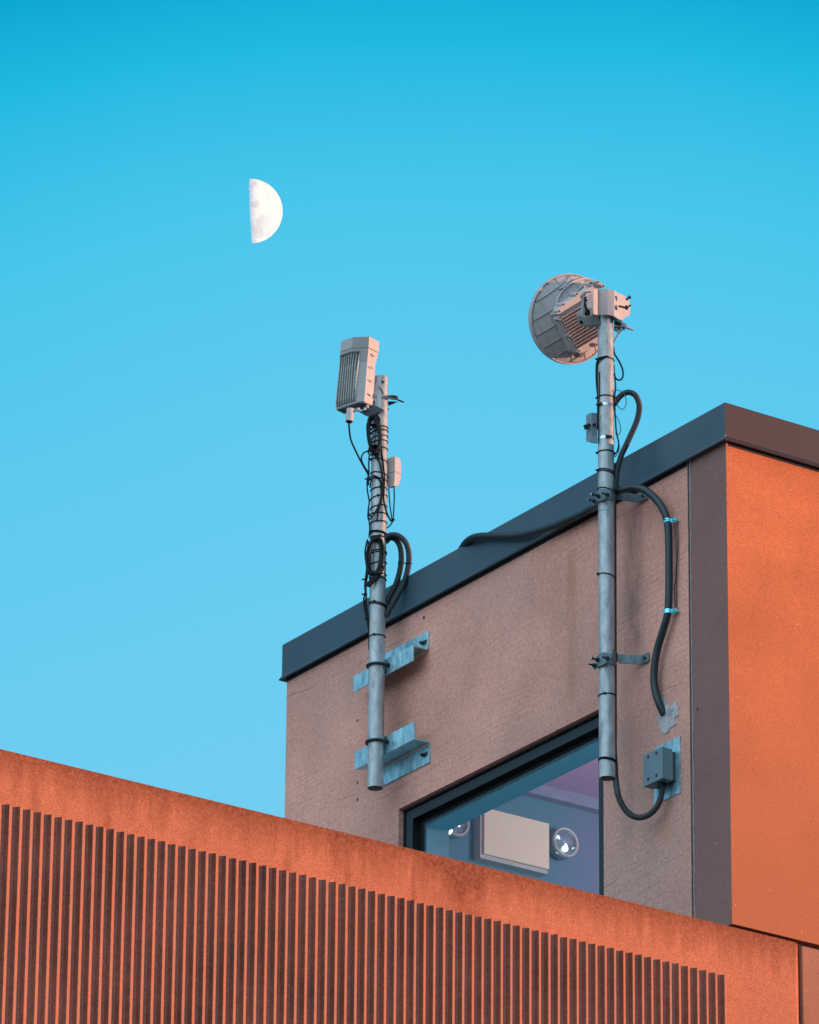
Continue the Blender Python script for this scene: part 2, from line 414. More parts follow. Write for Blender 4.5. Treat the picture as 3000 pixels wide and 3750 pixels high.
# drop the doubled inner faces
seen = {}
for f in list(bm.faces):
    k = tuple(sorted(v.index for v in f.verts)); 
bm.verts.index_update(); dead = []
for f in bm.faces:
    k = tuple(sorted(v.index for v in f.verts))
    if k in seen: dead += [f, seen[k]]
    else: seen[k] = f
bmesh.ops.delete(bm, geom=list(set(dead)), context='FACES_ONLY')
bmesh.ops.dissolve_limit(bm, angle_limit=R(1), verts=bm.verts, edges=bm.edges)
bm.normal_update()
for f in bm.faces:
    c = f.calc_center_median()
    inner = WY0-.01 < c.y < WY1+.01 and c.z < WZ+.01 and abs(f.normal.x) < .5 and c.y > ys[0]+.05 and c.y < Y_END-.05 and c.z > Z_PAR-1.19 and c.z < z_top-.1
    f.material_index = 0
side = obj('side_wall', bm, ['plaster'], B)
# painted inner reveal (behind the frame)
bm = BM(); e = .003
box(bm, (G_X+.01, GY0-.02, GZ-.0), (TH, GY1+.0, GZ+.02)); obj('window_reveal', bm, 'reveal', B)
bm = BM(); box(bm, (G_X+.01, GY1, WB), (TH, GY1+.02, GZ+.02))
obj('window_reveal', bm, simple('pale teal jamb', (.16, .33, .42), .8), B)
bm = BM(); box(bm, (G_X+.01, GY0-.06, WB), (TH, GY0-.02, GZ+.02)); obj('window_reveal', bm, 'reveal', B)
# joint between slab and side wall: dark gap backing and a bead of sealant
bm = BM(); box(bm, (.012, Y_J-.004, Z_PAR-1.2), (.03, Y_J+.006, z_top-.05)); obj('wall_joint', bm, 'gap', B)
bm = BM(); pts = []
for i in range(60):
    z = Z_PAR-.3 + (z_top-.06-(Z_PAR-.3))*i/59
    pts.append((-.0005+random.uniform(-.001, .001), Y_J-.012+random.uniform(-.0015, .0015), z))
tube(bm, pts, .0035, 6); obj('sealant_bead', bm, 'seal', B, True)
bm = BM(); pts = [(p[0]+.003, p[1]+.011, p[2]) for p in pts]
tube(bm, pts, .003, 6); obj('joint_gap', bm, 'gap', B, True)
# remaining walls and roof
bm = BM(); box(bm, (TH+.003, Y_END-.15, Z_PAR-1.2), (XE, Y_END, z_top-.03)); box(bm, (XE-.15, Y_J, Z_PAR-1.2), (XE-.003, Y_END-.153, z_top-.03))
obj('rear_wall', bm, 'plaster', B)
# metal roof edge: front faces, flared drip lip, top
OV = .015
bm = BM()
def ring_at(o, z): return [(-o, -o, z), (XE+o, -o, z), (XE+o, Y_END+o, z), (-o, Y_END+o, z)]
prof = [(OV-.002, z_top), (OV, z_top-.004), (OV, z_lip+.016), (OV+.010, z_lip), (OV+.008, z_lip-.003), (OV-.003, z_lip-.001), (.002, z_lip+.004)]
loft(bm, [[Vector(p) for p in ring_at(o, z)] for o, z in prof], cap=False)
r = ring_at(OV-.002, z_top); bm.faces.new([bm.verts.new(p) for p in r])
bmesh.ops.remove_doubles(bm, verts=bm.verts, dist=1e-5); bm.normal_update()
for f in bm.faces:
    f.material_index = 1 if f.normal.y < -.5 or (f.calc_center_median().y < .01 and f.calc_center_median().x > 1) else 0
me = obj('roof_edge_flashing', bm, ['coping', 'coping_warm'], B)
bm = BM(); box(bm, (-OV-.001, -OV-.003, z_lip-.002), (-OV+.004, -OV+.003, z_lip+.020)); obj('flashing_corner_clip', bm, 'boxgrey', B)
bm = BM(); box(bm, (-.0012, Y_J+.008, z_lip-.012), (.004, Y_END-.002, z_lip+.01)); box(bm, (.01, -.0012, z_lip-.012), (XE-.01, .004, z_lip+.01)); obj('lip_shadow_strip', bm, 'gap', B)  # dark strip on the wall, painted shadow under the flashing lip
# window: stepped frame and pane
wf = None
def rect_ring(bm, xo, y0, y1, z1, xi, iy0, iy1, iz1, zb=WB):
    """frame step: outer rectangle at depth xo, inner at depth xi (U shape, closed at the bottom by the sill)"""
    o = [Vector(p) for p in ((xo, y0, zb), (xo, y0, z1), (xo, y1, z1), (xo, y1, zb))]
    i = [Vector(p) for p in ((xi, iy0, zb), (xi, iy0, iz1), (xi, iy1, iz1), (xi, iy1, zb))]
    for k in range(3):
        bm.faces.new([bm.verts.new(p) for p in (o[k], o[k+1], i[k+1], i[k])])
steps = [(.022, 0), (.022, .008), (.030, .008), (.030, .018), (.024, .018), (.024, .062), (.054, .066), (.054, .101)]
gh = WZ - GZ; tot = .098
bm = BM()
for (x0, d0), (x1, d1) in zip(steps, steps[1:]):
    k = gh/tot
    rect_ring(bm, x0, WY0+d0, WY1-d0, WZ-d0*k, x1, WY0+d1, WY1-d1, WZ-d1*k)
bmesh.ops.remove_doubles(bm, verts=bm.verts, dist=1e-5)
bm.normal_update()
for f in bm.faces:
    c = f.calc_center_median(); f.material_index = 1 if c.x > .034 or c.x < .0305 and c.x > .0295 else 0
W = obj('window', bm, ['frame', 'black'], B)
# recalc may flip open shells, harmless; pane behind
bm = BM(); box(bm, (G_X, WY0+.09, WB), (G_X+.006, WY1-.09, WZ-.09*gh/tot)); obj('pane', bm, 'glass', W)
bm = BM(); box(bm, (-.03, WY0-.0, WB-.03), (.06, WY1, WB)); obj('sill', bm, 'frame', W)
# room behind the window
bm = BM()
YF = Y_END - .152
cz = (onY(2193, 2944, YF).z + onY(1963, 2884, YF).z)/2
box(bm, (TH+.01, Y_J+.3, Z_PAR-1.2), (XE-.2, Y_END-.16, Z_PAR-1.15)); obj('room_floor', bm, 'deck', B)
bm = BM(); box(bm, (TH+.004, Y_J+.01, cz), (XE-.2, YF-.004, cz+.05)); obj('room_ceiling', bm, 'room_ceiling', B)
bm = BM(); box(bm, (TH+.004, YF-.006, Z_PAR-1.1), (XE-.2, YF-.002, cz-.002)); obj('room_wall', bm, 'room_wall', B)
bm = BM(); box(bm, (XE-.21, Y_J+.01, Z_PAR-1.1), (XE-.2, YF-.01, cz-.002)); box(bm, (TH+.004, Y_J+.01, Z_PAR-1.1), (XE-.22, Y_J+.02, cz-.002)); obj('room_wall', bm, 'room_wall', B)
bm = BM(); box(bm, (TH+.004, YF-.05, cz-.05), (XE-.22, YF-.006, cz-.001)); obj('room_cornice', bm, simple('mauve cornice', (.26, .25, .40), .9), B)
# pale mortar patch and small holes
z7 = Z(2100, 2500, 2.875)
pp = [(925,165),(950,160),(975,150),(980,190),(990,235),(1020,262),(1050,225),(1072,185),(1085,195),(1082,250),(1108,245),(1100,300),(1108,340),(1075,360),(1062,395),(1090,430),(1050,455),(1015,480),(1000,515),(960,542),(925,515),(912,460),(903,415),(875,400),(882,350),(905,335),(925,300),(930,240)]
bm = BM(); prism(bm, [onX(*z7(x, y), -.003) for x, y in pp], Vector((.004, 0, 0)))
obj('mortar_patch', bm, 'patch', B)
for px, py, r in ((1310, 2638, .0038), (1309, 2866, .0042), (1310, 2928, .0045), (1553, 2262, .0055), (2040, 2676, .003), (2556, 2597, .004)):
    bm = BM(); p = onX(px, py, 0); seg = 9
    pts = [p + Vector((-.0012, math.cos(a)*r*random.uniform(.8, 1.3), math.sin(a)*r*1.6*random.uniform(.8, 1.2))) for a in [2*math.pi*k/seg for k in range(seg)]]
    prism(bm, pts, Vector((.002, 0, 0))); obj('drill_hole', bm, 'gap', B)

# ------------------------------------------------------------------ ribbed parapet wall in front
def P_(x, y): return onY(x, y, 0)
xj = onY(2935, 3600, 0).x
XL = -5.2
P = thing('parapet_wall', 'long orange concrete parapet with vertical ribs below a smooth stained band', 'wall', (-1.5, .1, 0))
zt = onY(2634.5, 3570.9, 0).z; zt2 = onY(7.8, 2945, 0).z
z_teeth = (zt + zt2)/2
xa, xb = onY(-200, 2700, 0).x, onY(2800, 3400, 0).x; st = [(0., 0.)]
for px, w_, k_ in ((128, .028, .6), (235, .018, .35), (392, .020, .95), (700, .04, .3), (1060, .03, .5), (1272, .020, .85), (1515, .016, .75), (1625, .03, .4), (1990, .02, .35)):
    xx = onY(px, 2900+px*.24, 0).x; st += [((xx-w_-xa)/(xb-xa), 0.), ((xx-xa)/(xb-xa), k_), ((xx+w_-xa)/(xb-xa), 0.)]
STAINS = (xa, xb, st)
MT['band'] = concrete('rain stained orange concrete', (.86, .27, .145), grain=.26, stain_top=(Z_PAR, .23, .38), mott=.06)
xR = onY(2661.5, 3600, 0).x
bm = BM()
pf = [(XL, 0), (xj-.024, 0), (xj-.006, .010), (xj-.006, .18), (XL, .18)]
loft(bm, [[Vector((x, y, z)) for x, y in pf] for z in (0, Z_PAR)])
bevel(bm, .003, 1, 60)
obj('smooth_band', bm, 'band', P, label='smooth stained band above and beside the ribs')
# ribs
xA = onY(7.8, 2945, 0).x; NT = 74
pit = (xR - xA)/NT
MT['rib_dark'] = concrete('rib flank with painted shade', (.29, .105, .068), speck_d=.6, speck_l=.25, grain=.26, mott=.28)  # flank turned from the sun, its shade put into the colour
MT['rib_mid'] = concrete('rib foot with painted shade', (.42, .19, .15), speck_d=.6, speck_l=.3, grain=.2, mott=.1)  # foot of the rib in a half shade painted as colour
MT['rib_lit'] = concrete('rib flank in sunlit tone', (.56, .215, .14), mott=.04, grain=.14)  # sun side of the ribs, lit copy of the same concrete
bm = BM()
k0 = -22
for k in range(k0, NT):
    x = xA + pit*k
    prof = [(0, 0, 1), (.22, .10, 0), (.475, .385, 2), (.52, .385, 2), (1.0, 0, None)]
    hz = random.uniform(-.0015, .0015)
    for (a, d, mi), (a2, d2, _) in zip(prof, prof[1:]):
        for z0, z1 in ((z_teeth-3.0, z_teeth+hz),):
            n = 10
            for q in range(n):
                A0, A1 = z0+(z1-z0)*q/n, z0+(z1-z0)*(q+1)/n
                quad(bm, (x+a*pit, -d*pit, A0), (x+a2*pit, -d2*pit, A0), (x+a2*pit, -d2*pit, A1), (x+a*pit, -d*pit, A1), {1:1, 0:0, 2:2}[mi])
    f = bm.faces.new([bm.verts.new((x+a*pit, -d*pit, z_teeth+hz)) for a, d, _ in prof])
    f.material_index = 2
bmesh.ops.remove_doubles(bm, verts=bm.verts, dist=1e-5)
obj('ribbed_panel', bm, ['rib_dark', 'rib_mid', 'rib_lit'], P, label='close set vertical ribs, light and shade painted on their flanks')
# neighbour panel beyond the joint
P2 = thing('wall_panel', 'plain orange concrete panel right of the vertical joint below the block', 'wall', (xj+1, .1, 0))
bm = BM(); box(bm, (xj+.008, .0, 0), (XE, .18, Z_PAR-.008)); bevel(bm, .005, 2)
obj('panel_slab', bm, concrete('dusty orange concrete', (.47, .19, .12)), P2)
bm = BM(); box(bm, (xj-.006, .03, 0), (xj+.008, .05, Z_PAR-.01)); obj('joint_seal', bm, 'gap', P2)
# roof deck behind the parapet and body of the lower building
D = thing('lower_building', 'low block whose flat roof carries the rooftop building, behind the ribbed parapet', 'building', (0, 4, 0))
bm = BM(); box(bm, (XL, .183, 0), (-.0, 9, Z_PAR-.75)); obj('roof_deck', bm, 'deck', D)
bm = BM(); box(bm, (.005, .183, 0), (XE, 9, Z_PAR-1.22)); obj('main_body', bm, 'return', D)

# ------------------------------------------------------------------ masts
class Mast: pass
def mast(name, label, X, top, bot, r):
    m = Mast(); m.X = X; m.r = r
    m.a = onX(*top, X); m.b = onX(*bot, X)
    m.root = thing(name, label, 'antenna mast', (m.b.x, m.b.y, m.b.z))
    bm = BM(); cyl(bm, m.a, m.b, r, seg=40, hollow=r-.0035)
    bmesh.ops.remove_doubles(bm, verts=bm.verts, dist=1e-6)
    m.pole = obj('pole', bm, 'galv', m.root, True)
    m.dir = (m.a - m.b).normalized()
    return m
def axis_at(m, py):
    """point of the mast axis seen at photo height py"""
    lo, hi = 0., 1.
    for _ in range(40):
        t = (lo+hi)/2; p = m.b.lerp(m.a, t); d = p - CAM
        y = H0/2 - FPX*d.dot(UP)/d.dot(FWD)
        if y > py: lo = t
        else: hi = t
    return m.b.lerp(m.a, t)
def near(m, px, py, off=.0):
    """photo position at the depth of the mast, off metres nearer the camera"""
    return atD(px, py, depth(axis_at(m, py)) - off)
def tie(m, y_near, w=.0022, extra=.0018, head=None, tilt=0., mat='black', name='cable_tie', parent=None, rr=None):
    c = axis_at(m, y_near + m.r*380); r = (rr or m.r) + extra
    bm = BM(); u = RIGHT.copy(); u.z = 0; u.normalize(); f = Vector((-u.y, u.x, 0))
    pts = [c + u*math.cos(a)*r + f*math.sin(a)*r + Vector((0, 0, tilt*math.cos(a))) for a in [2*math.pi*k/40 for k in range(40)]]
    tube(bm, pts, w, 6, closed=True, smooth=False)
    if head is not None:
        a = R(head); p = c + u*math.cos(a)*(r+.002) + f*math.sin(a)*(r+.002) + Vector((0, 0, tilt*math.cos(a)))
        obox(bm, p, (u*math.cos(a)+f*math.sin(a))*.005, (f*math.cos(a)-u*math.sin(a))*.0035, Vector((0, 0, .003)))
    return obj(name, bm, mat, parent or m.root, True)

ML = mast('antenna_mast', 'shorter galvanised mast on Z brackets near the left end of the plaster wall', -.106, (1392.5, 1385), (1375, 2887), .0315)
MR = mast('antenna_mast', 'taller galvanised mast in front of the window, carrying the round dish', -.140, (2217.5, 1100), (2224.3, 2851), .0298)

for y, hd, ti in ((2322, -110, 0), (1679, 200, -.006), (1728, 20, -.006), (1749, 190, -.004), (1783, -80, .004), (1813, -95, .008), (1849, -90, .006), (1875, None, .0), (1906, -100, .002),
           (1942, None, -.004), (1947, None, -.004), (1961, -80, -.002), (2012, 185, .0), (2019, None, .002), (2056, None, .006), (2099, None, .004), (2111, None, -.002), (2203, -110, -.007), (2209, None, -.007),
           (1559, None, .002), (1573, 190, .004), (1594, None, .006), (1611, 190, .004), (1637, None, .002)):
    tie(ML, y, head=hd, tilt=ti)
for y, hd, ti in ((1308, 190, -.002), (1447, 180, -.001), (1648, 185, 0), (1717, 185, -.006), (1724, None, -.007), (1787, None, -.008), (2100, 200, -.006), (2538, -105, .001), (2773, None, -.004), (2778, -80, -.005)):
    tie(MR, y, head=hd, tilt=ti)
# pale line scored round the mast
tie(MR, 1866, w=.0018, extra=-.0008, mat='galv_br', name='pole_seam')
# hose clamps with worm screws on the taller mast
for y, a in ((1477, -135), (1599, -75)):
    c = axis_at(MR, y + 12); bm = BM()
    cyl(bm, c - MR.dir*.006, c + MR.dir*.006, MR.r+.0012, seg=40)
    h = obj('hose_clamp', bm, 'bolt', MR.root, True)
    bm = BM(); u = RIGHT.copy(); u.z = 0; u.normalize(); f = Vector((-u.y, u.x, 0)); a = R(a)
    o = u*math.cos(a)+f*math.sin(a); t = f*math.cos(a)-u*math.sin(a)
    cyl(bm, c + o*(MR.r+.006) - t*.012, c + o*(MR.r+.006) + t*.012, .0055, seg=12)
    obj('clamp_screw', bm, 'steel', h, True)

# Z-shaped wall brackets of the left mast
z3 = Z(1150, 2200, 2.874)
SO = .069; PT = .006
def zbracket(outer_l, outer_r, wall_r, up, label):
    """outer_l/outer_r: photo x of the outer flange ends; up=True: outer flange stands above the web"""
    pass
def bracket(yo0, yo1, zo0, zo1, zw0, zw1, yw0, yw1, web_z, label):
    bm = BM()
    box(bm, (-SO-PT, yo0, zo0), (-SO, yo1, zo1))                       # outer flange
    wz = web_z
    a = [(-SO, yo0, wz), (-SO, yo1, wz), (-PT, yw1, wz), (-PT, yw0, wz)]
    prism(bm, a, Vector((0, 0, PT)))
    box(bm, (-PT, yw0, zw0), (-.0005, yw1, zw1))
    o = obj('wall_bracket', bm, 'galv_br', ML.root, label=label)
    return o
# upper bracket: wall flange above, outer flange hanging below
a = onX(*z3(1040, 465), -SO-PT); b = onX(*z3(1035, 655), -SO-PT); c = onX(*z3(415, 785), -SO-PT)
w1 = onX(*z3(1203, 315), -PT); w2 = onX(*z3(1200, 497), -PT)
b1 = bracket(a.y, c.y, a.z-.066, a.z, w2.z, w1.z, w1.y, c.y-.05, a.z-PT, 'upper bracket with its outer flange hanging down')
# lower bracket: outer flange standing up, wall flange hanging
a2 = onX(*z3(1055, 1270), -SO-PT); b2 = onX(*z3(1055, 1457), -SO-PT); c2 = onX(*z3(430, 1575), -SO-PT)
w3 = onX(*z3(1216, 1510), -PT); w4 = onX(*z3(1214, 1700), -PT)
b2b = bracket(a2.y, c2.y, b2.z, a2.z, w4.z, w3.z, w3.y, c2.y-.05, b2.z, 'lower bracket with its outer flange standing up')
for par, q in ((b1, (1120, 440)), (b2b, (1130, 1620))):
    p = onX(*z3(*q), -.02); bm = BM()
    cyl(bm, Vector((-.024, p.y, p.z)), Vector((-PT, p.y, p.z)), .0045, seg=12)
    cyl(bm, Vector((-.016, p.y, p.z)), Vector((-.009, p.y, p.z)), .0085, seg=6)
    obox(bm, Vector((-PT-.0005, p.y-.012, p.z+.002)), Vector((.001, 0, 0)), Vector((0, .012, 0)), Vector((0, 0, .007)), 1)
    obj('anchor_bolt', bm, ['steel', 'gap'], par)
for par, yn, zc in ((b1, 2428, None), (b2b, 2708, None)):
    c = axis_at(ML, yn + 12); bm = BM(); r = ML.r+.006
    pts = [Vector((-SO+.012, c.y - r, c.z)), Vector((-SO-.02, c.y - r, c.z))]
    for k in range(0, 13):
        an = math.pi*k/12; pts.append(Vector((c.x - math.sin(an)*r, c.y - math.cos(an)*r, c.z)))
    pts += [Vector((-SO-.02, c.y + r, c.z)), Vector((-SO+.012, c.y + r, c.z))]
    tube(bm, pts, .0055, 10); 
    for sy in (-1, 1): cyl(bm, Vector((-SO-PT-.008, c.y+sy*r, c.z)), Vector((-SO-PT, c.y+sy*r, c.z)), .010, seg=6)
    obj('u_bolt', bm, 'steel', ML.root, True)
# clear plastic tie tails are left as small loops
# stand-off clamps of the right mast
zc6 = Z(2050, 1900, 2.874); zcl = Z(2060, 1700, 4.3125)
def standoff(sh, saddle, strip, bolts, label):
    bm = BM(); xf = MR.X - MR.r - .004
    prism(bm, [onX(x, y, xf) for x, y in saddle], Vector((-.005, 0, 0)))
    # band round the pole behind the saddle plate
    cy = sum(p[1] for p in saddle)/len(saddle); c = axis_at(MR, cy+8)
    cyl(bm, c - Vector((0, 0, .016)), c + Vector((0, 0, .016)), MR.r+.004, seg=28)
    o = obj('standoff_clamp', bm, 'galv_dk', MR.root, label=label)
    bm = BM()
    xs, yt, h = strip
    f3 = onX(xs[3], yt[3], -.004); f2 = onX(xs[2], yt[2], -.006); zt_ = (f3.z+f2.z)/2
    f2.z = f3.z = zt_
    p0 = Vector((MR.X+.01, MR.b.y, zt_)); p0.y = axis_at(MR, yt[0]).y - MR.r - .001
    p1 = onZ(xs[1], yt[1], zt_)
    line = [p0, p1, f2, f3]
    th = [Vector((-.0025, -.002, 0))]*4
    loft(bm, [[p, p+t*1.6, p+t*1.6-Vector((0, 0, h)), p-Vector((0, 0, h))] for p, t in zip(line, th)])
    obj('clamp_arm', bm, 'galv_dk', o)
    bm = BM(); cyl(bm, f3.lerp(f2, .4)+Vector((-.012, 0, -h/2)), f3.lerp(f2, .4)+Vector((0, 0, -h/2)), .005, seg=6); obj('anchor_bolt', bm, 'steel', o)
    for (x0, y0), (x1, y1), big in bolts:
        q = onX(x1, y1, xf-.006); L = math.hypot(x1-x0, y1-y0)/826
        bm = BM(); e = Vector((q.x-L, q.y, q.z))
        cyl(bm, q, e, .0034, seg=10); cyl(bm, q, q+Vector((-.008, 0, 0)), .0085, seg=6)
        if big: cyl(bm, e, e+Vector((-.006, 0, 0)), .0072, seg=6)
        cyl(bm, e+Vector((-.006 if big else 0, 0, 0)), e+Vector((-.0072 if big else -.0012, 0, 0)), .0058 if big else .0030, seg=10, mi=1)
        obj('clamp_bolt', bm, ['steel', 'bolt'], o)
sad = [(485,598),(500,655),(560,600),(640,575),(740,520),(775,500),(770,430),(700,395),(590,400),(560,455),(575,500),(540,520)]
standoff(0, [zcl(*p) for p in sad],
         ((0, 2262, 2340, 2372), (1800, 1800, 1803, 1818-12), .033),
         ((zcl(475, 490), zcl(575, 505), True), (zcl(405, 555), zcl(510, 585), False), (zcl(610, 450), zcl(720, 485), False)), 'upper stand-off clamp just below the roof edge')
sad2 = [(360,1555),(370,1590),(420,1560),(480,1530),(540,1500),(565,1470),(550,1420),(480,1405),(430,1425),(400,1460),(420,1490),(390,1530)]
standoff(0, [zc6(*p) for p in sad2],
         ((0, 2266, 2350, 2378), (2400, 2397, 2401, 2391), .035),
         ((zc6(350, 1470), zc6(405, 1485), True), (zc6(305, 1520), zc6(370, 1545), False), (zc6(445, 1443), zc6(510, 1470), False)), 'lower stand-off clamp beside the window head')

# ------------------------------------------------------------------ cables and conduits
def cable(name, pts, r, mat, label, cat='cable', corr=0., pitch=.006, seg=8, group=None, parent=None):
    bm = BM(); tube(bm, pts, r, seg, corr=corr, pitch=pitch)
    o = obj(name, bm, mat, parent, True)
    if parent is None: tag(o, label, cat, group)
    elif label: o['label'] = label
    return o
z1 = Z(1150, 1180, 3.8333); z2 = Z(1150, 1650, 3.3167); zB = Z(1300, 1480, 8.625); z5 = Z(2000, 1350, 3.136); z4 = Z(1900, 950, 3.45)
zE = Z(1650, 1750, 2.875)
# right wall conduit
pts = [near(MR, 2248, 1802, -.03)] + [onX(*z5(x, y), xx) for x, y, xx in ((900, 1385, -.10), (1010, 1370, -.075), (1110, 1385, -.06), (1200, 1440, -.05), (1300, 1545, -.042), (1365, 1660, -.036), (1395, 1760, -.032), (1408, 1900, -.03))]
pts += [onX(*zc6(x, y), xx) for x, y, xx in ((1150, 300, -.03), (1152, 600, -.03), (1147, 900, -.03), (1128, 1040, -.03), (1080, 1200, -.03), (1030, 1370, -.03), (1000, 1540, -.03), (993, 1700, -.028), (1012, 1830, -.024), (1050, 1950, -.016), (1100, 2060, .0))]
WC = cable('wall_conduit', pts, .0142, 'conduit_dk', 'thick black conduit curving down the plaster wall to a pale mortar patch', 'conduit', corr=.035, pitch=.009, seg=14)
for (x, y, py) in ((1385, 1752, 0), (None, None, 1)):
    if py == 0: p = onX(*z5(1398, 1755), -.03)
    else: p = onX(*zc6(1143, 980), -.03)
    bm = BM(); cyl(bm, p-Vector((0, 0, .008)), p+Vector((0, 0, .008)), .0162, seg=20)
    obox(bm, Vector((-.018, p.y-.024, p.z)), Vector((.002, 0, 0)), Vector((0, .012, 0)), Vector((0, 0, .008)))
    cyl(bm, Vector((-.03, p.y-.026, p.z)), Vector((0, p.y-.026, p.z)), .004, seg=8)
    t = thing('pipe_clip', 'shiny zinc pipe clip %s' % ('at the top of the straight run of the black wall conduit' if py == 0 else 'lower down, where the black wall conduit starts to bend away'), 'pipe clip', p, 'pipe clips on the wall conduit')
    obj('clip_band', bm, 'clip', t, True)
# thin wires beside it
pts = [onX(*zc6(x, y), -.012) for x, y in ((1212, 40), (1222, 200), (1232, 380), (1225, 520), (1218, 660), (1205, 700), (1210, 800), (1215, 960))]
cable('thin_wire', pts, .002, 'conduit_dk', 'thin dark wire hanging just right of the black wall conduit', 'wire', seg=6)
pts = [onX(*zc6(x, y), -.006) for x, y in ((1240, 40), (1245, 220), (1240, 400), (1228, 640), (1232, 800), (1228, 960))]
cable('thin_wire', pts, .0014, 'steel', 'second, fainter wire beside the black wall conduit, nearest the corner', 'wire', seg=6)
# conduit lying along the roof edge
pts = [onX(*zE(95, 790), .06), onX(*zE(120, 745), .02), onX(*zE(165, 680), -.02)] + [onX(*zE(x, y), -.042) for x, y in ((235, 632), (330, 612), (450, 612), (600, 612), (750, 600), (900, 566), (1050, 522), (1200, 462), (1350, 395), (1480, 330))] + [onX(*zE(1600, 270), -.07), onX(*zE(1700, 215), -.10)]
cable('roof_conduit', pts, .0135, 'conduit_dk', 'dark conduit climbing over the roof edge and running along it to the taller mast', 'conduit', corr=.02, pitch=.009, seg=14)
# conduit down the back of the right mast to the grey box
pts = [near(MR, 2262, 1700, -.012), near(MR, 2247, 1790, -.02)] + [near(MR, 2247+2*i/8, 1850+900*i/8, -.012) for i in range(9)] + [near(MR, *z7(438, 860), -.012), near(MR, *z7(445, 1000), -.01)]
q = [(462, 1140, -.125), (492, 1240, -.115), (545, 1335, -.10), (620, 1400, -.085), (700, 1420, -.07), (790, 1395, -.055), (870, 1320, -.045), (915, 1230, -.038), (932, 1150, -.035), (935, 1080, -.035)]
pts += [onX(*z7(x, y), xx) for x, y, xx in q]
cable('mast_conduit', pts, .0112, 'conduit', 'grey corrugated conduit running down behind the taller mast and looping up into the grey box', 'conduit', corr=.07, pitch=.007, seg=12)
# loop at the upper right mast
pts = [near(MR, *z5(785, 410), .0)] + [near(MR, *z5(x, y), .0) for x, y in ((830, 340), (890, 288), (955, 272), (1020, 300), (1060, 370), (1072, 450), (1055, 560), (1020, 660), (970, 770), (920, 880), (872, 980), (840, 1080), (815, 1180), (805, 1290), (795, 1400))]
cable('loop_conduit', pts, .0108, 'conduit', 'corrugated conduit making one tall loop beside the top of the taller mast', 'conduit', corr=.07, pitch=.007, seg=12)
# two loops at the left mast
pts = [near(ML, *z2(x, y), -.01) for x, y in ((870, 1110), (920, 1062), (975, 1068), (1020, 1110), (1050, 1180), (1062, 1270), (1058, 1370), (1040, 1480), (1008, 1590), (965, 1690), (915, 1780), (885, 1850), (880, 1950))]
cable('loop_conduit', pts, .0112, 'conduit', 'inner one of two corrugated conduits bowing out beside the shorter mast', 'conduit', corr=.07, pitch=.007, seg=12)
pts = [near(ML, *z2(x, y), .012) for x, y in ((860, 1060), (930, 1028), (1010, 1030), (1080, 1075), (1130, 1150), (1152, 1250), (1152, 1350), (1136, 1460), (1105, 1570), (1060, 1680), (1005, 1780), (950, 1870), (905, 1950), (880, 2020))]
cable('loop_conduit', pts, .0112, 'conduit', 'outer one of two corrugated conduits bowing out beside the shorter mast', 'conduit', corr=.07, pitch=.007, seg=12)
bm = BM(); tube(bm, [near(ML, *z2(x, y), o) for x, y, o in ((1022, 1362, 0), (1060, 1358, .026), (1105, 1368, .022), (1150, 1362, .026), (1188, 1378, .012))], .0022, 6)
tag(obj('cable_tie', bm, 'black', None, True), 'black cable tie holding the two bowed conduits together', 'cable tie')
# black cables of the left mast
def cab(pts, label, r=.0032, z=z2, off=.036, m=ML, mat='blackcable', **k):
    return cable('thin_cable', [near(m, *z(p[0], p[1]), p[2] if len(p) > 2 else off) for p in pts], r, mat, label, 'cable', **k)
cab([(1278, 1538), (1279, 1570), (1285, 1610), (1300, 1645), (1318, 1682), (1334, 1712), (1348, 1737), (1352, 1760)], 'black cable hanging from the gland of the finned radio to the mast', .0036, lambda x, y: (x, y), .03)
cab([(430, 1470), (380, 1492), (290, 1530), (225, 1620), (205, 1720), (240, 1850), (320, 2000), (420, 2140), (450, 2200)], 'black cable making a small loop left of the mast below the upper coil', .0030, zB, .034)
cab([(672, 60), (665, 170), (668, 280), (650, 340), (646, 450), (662, 560), (672, 620), (660, 720), (657, 810), (672, 870), (678, 960), (668, 1050)], 'black cable down the left edge of the shorter mast', .0030, off=.02)
cab([(690, 5), (740, 55), (790, 130), (812, 210), (830, 320), (842, 420), (825, 550), (800, 660), (778, 760), (765, 850)], 'black cable crossing the front of the shorter mast from upper left', .0036)
cab([(815, -60), (822, 30), (845, 200), (855, 330), (850, 480), (848, 600), (868, 700), (895, 780), (940, 862)], 'black cable running down the right front of the shorter mast', .0036, off=.034)
cab([(662, 420), (672, 340), (725, 305), (785, 335), (822, 410), (822, 530), (795, 640), (750, 740), (700, 815), (668, 830), (655, 780)], 'black cable forming a slack loop round the middle of the shorter mast', .0034, off=.04)
cab([(680, 450), (700, 350), (745, 325), (800, 365), (815, 450), (812, 560), (785, 680), (730, 780), (685, 800), (665, 740), (672, 600)], 'second black cable inside the slack loop on the shorter mast', .0026, off=.037)
cab([(910, 440), (914, 560), (928, 700), (950, 852)], 'left one of two thin cables hanging from the small rounded box', .0024, off=-.02)
cab([(972, 440), (976, 560), (970, 700), (962, 842)], 'right one of two thin cables hanging from the small rounded box', .0026, off=-.02)
cab([(970, 836), (945, 880), (915, 918), (880, 945)], 'short cable end tied off right of the shorter mast', .0028, off=-.01)
bm = BM(); p = near(ML, *z2(962, 840), -.018); obox(bm, p, RIGHT*.007, UP*.004, FWD*.004); bevel(bm, .001, 1)
tag(obj('cable_tie', bm, 'black', None), 'small black tie knot joining the two thin cables under the rounded box', 'cable tie')
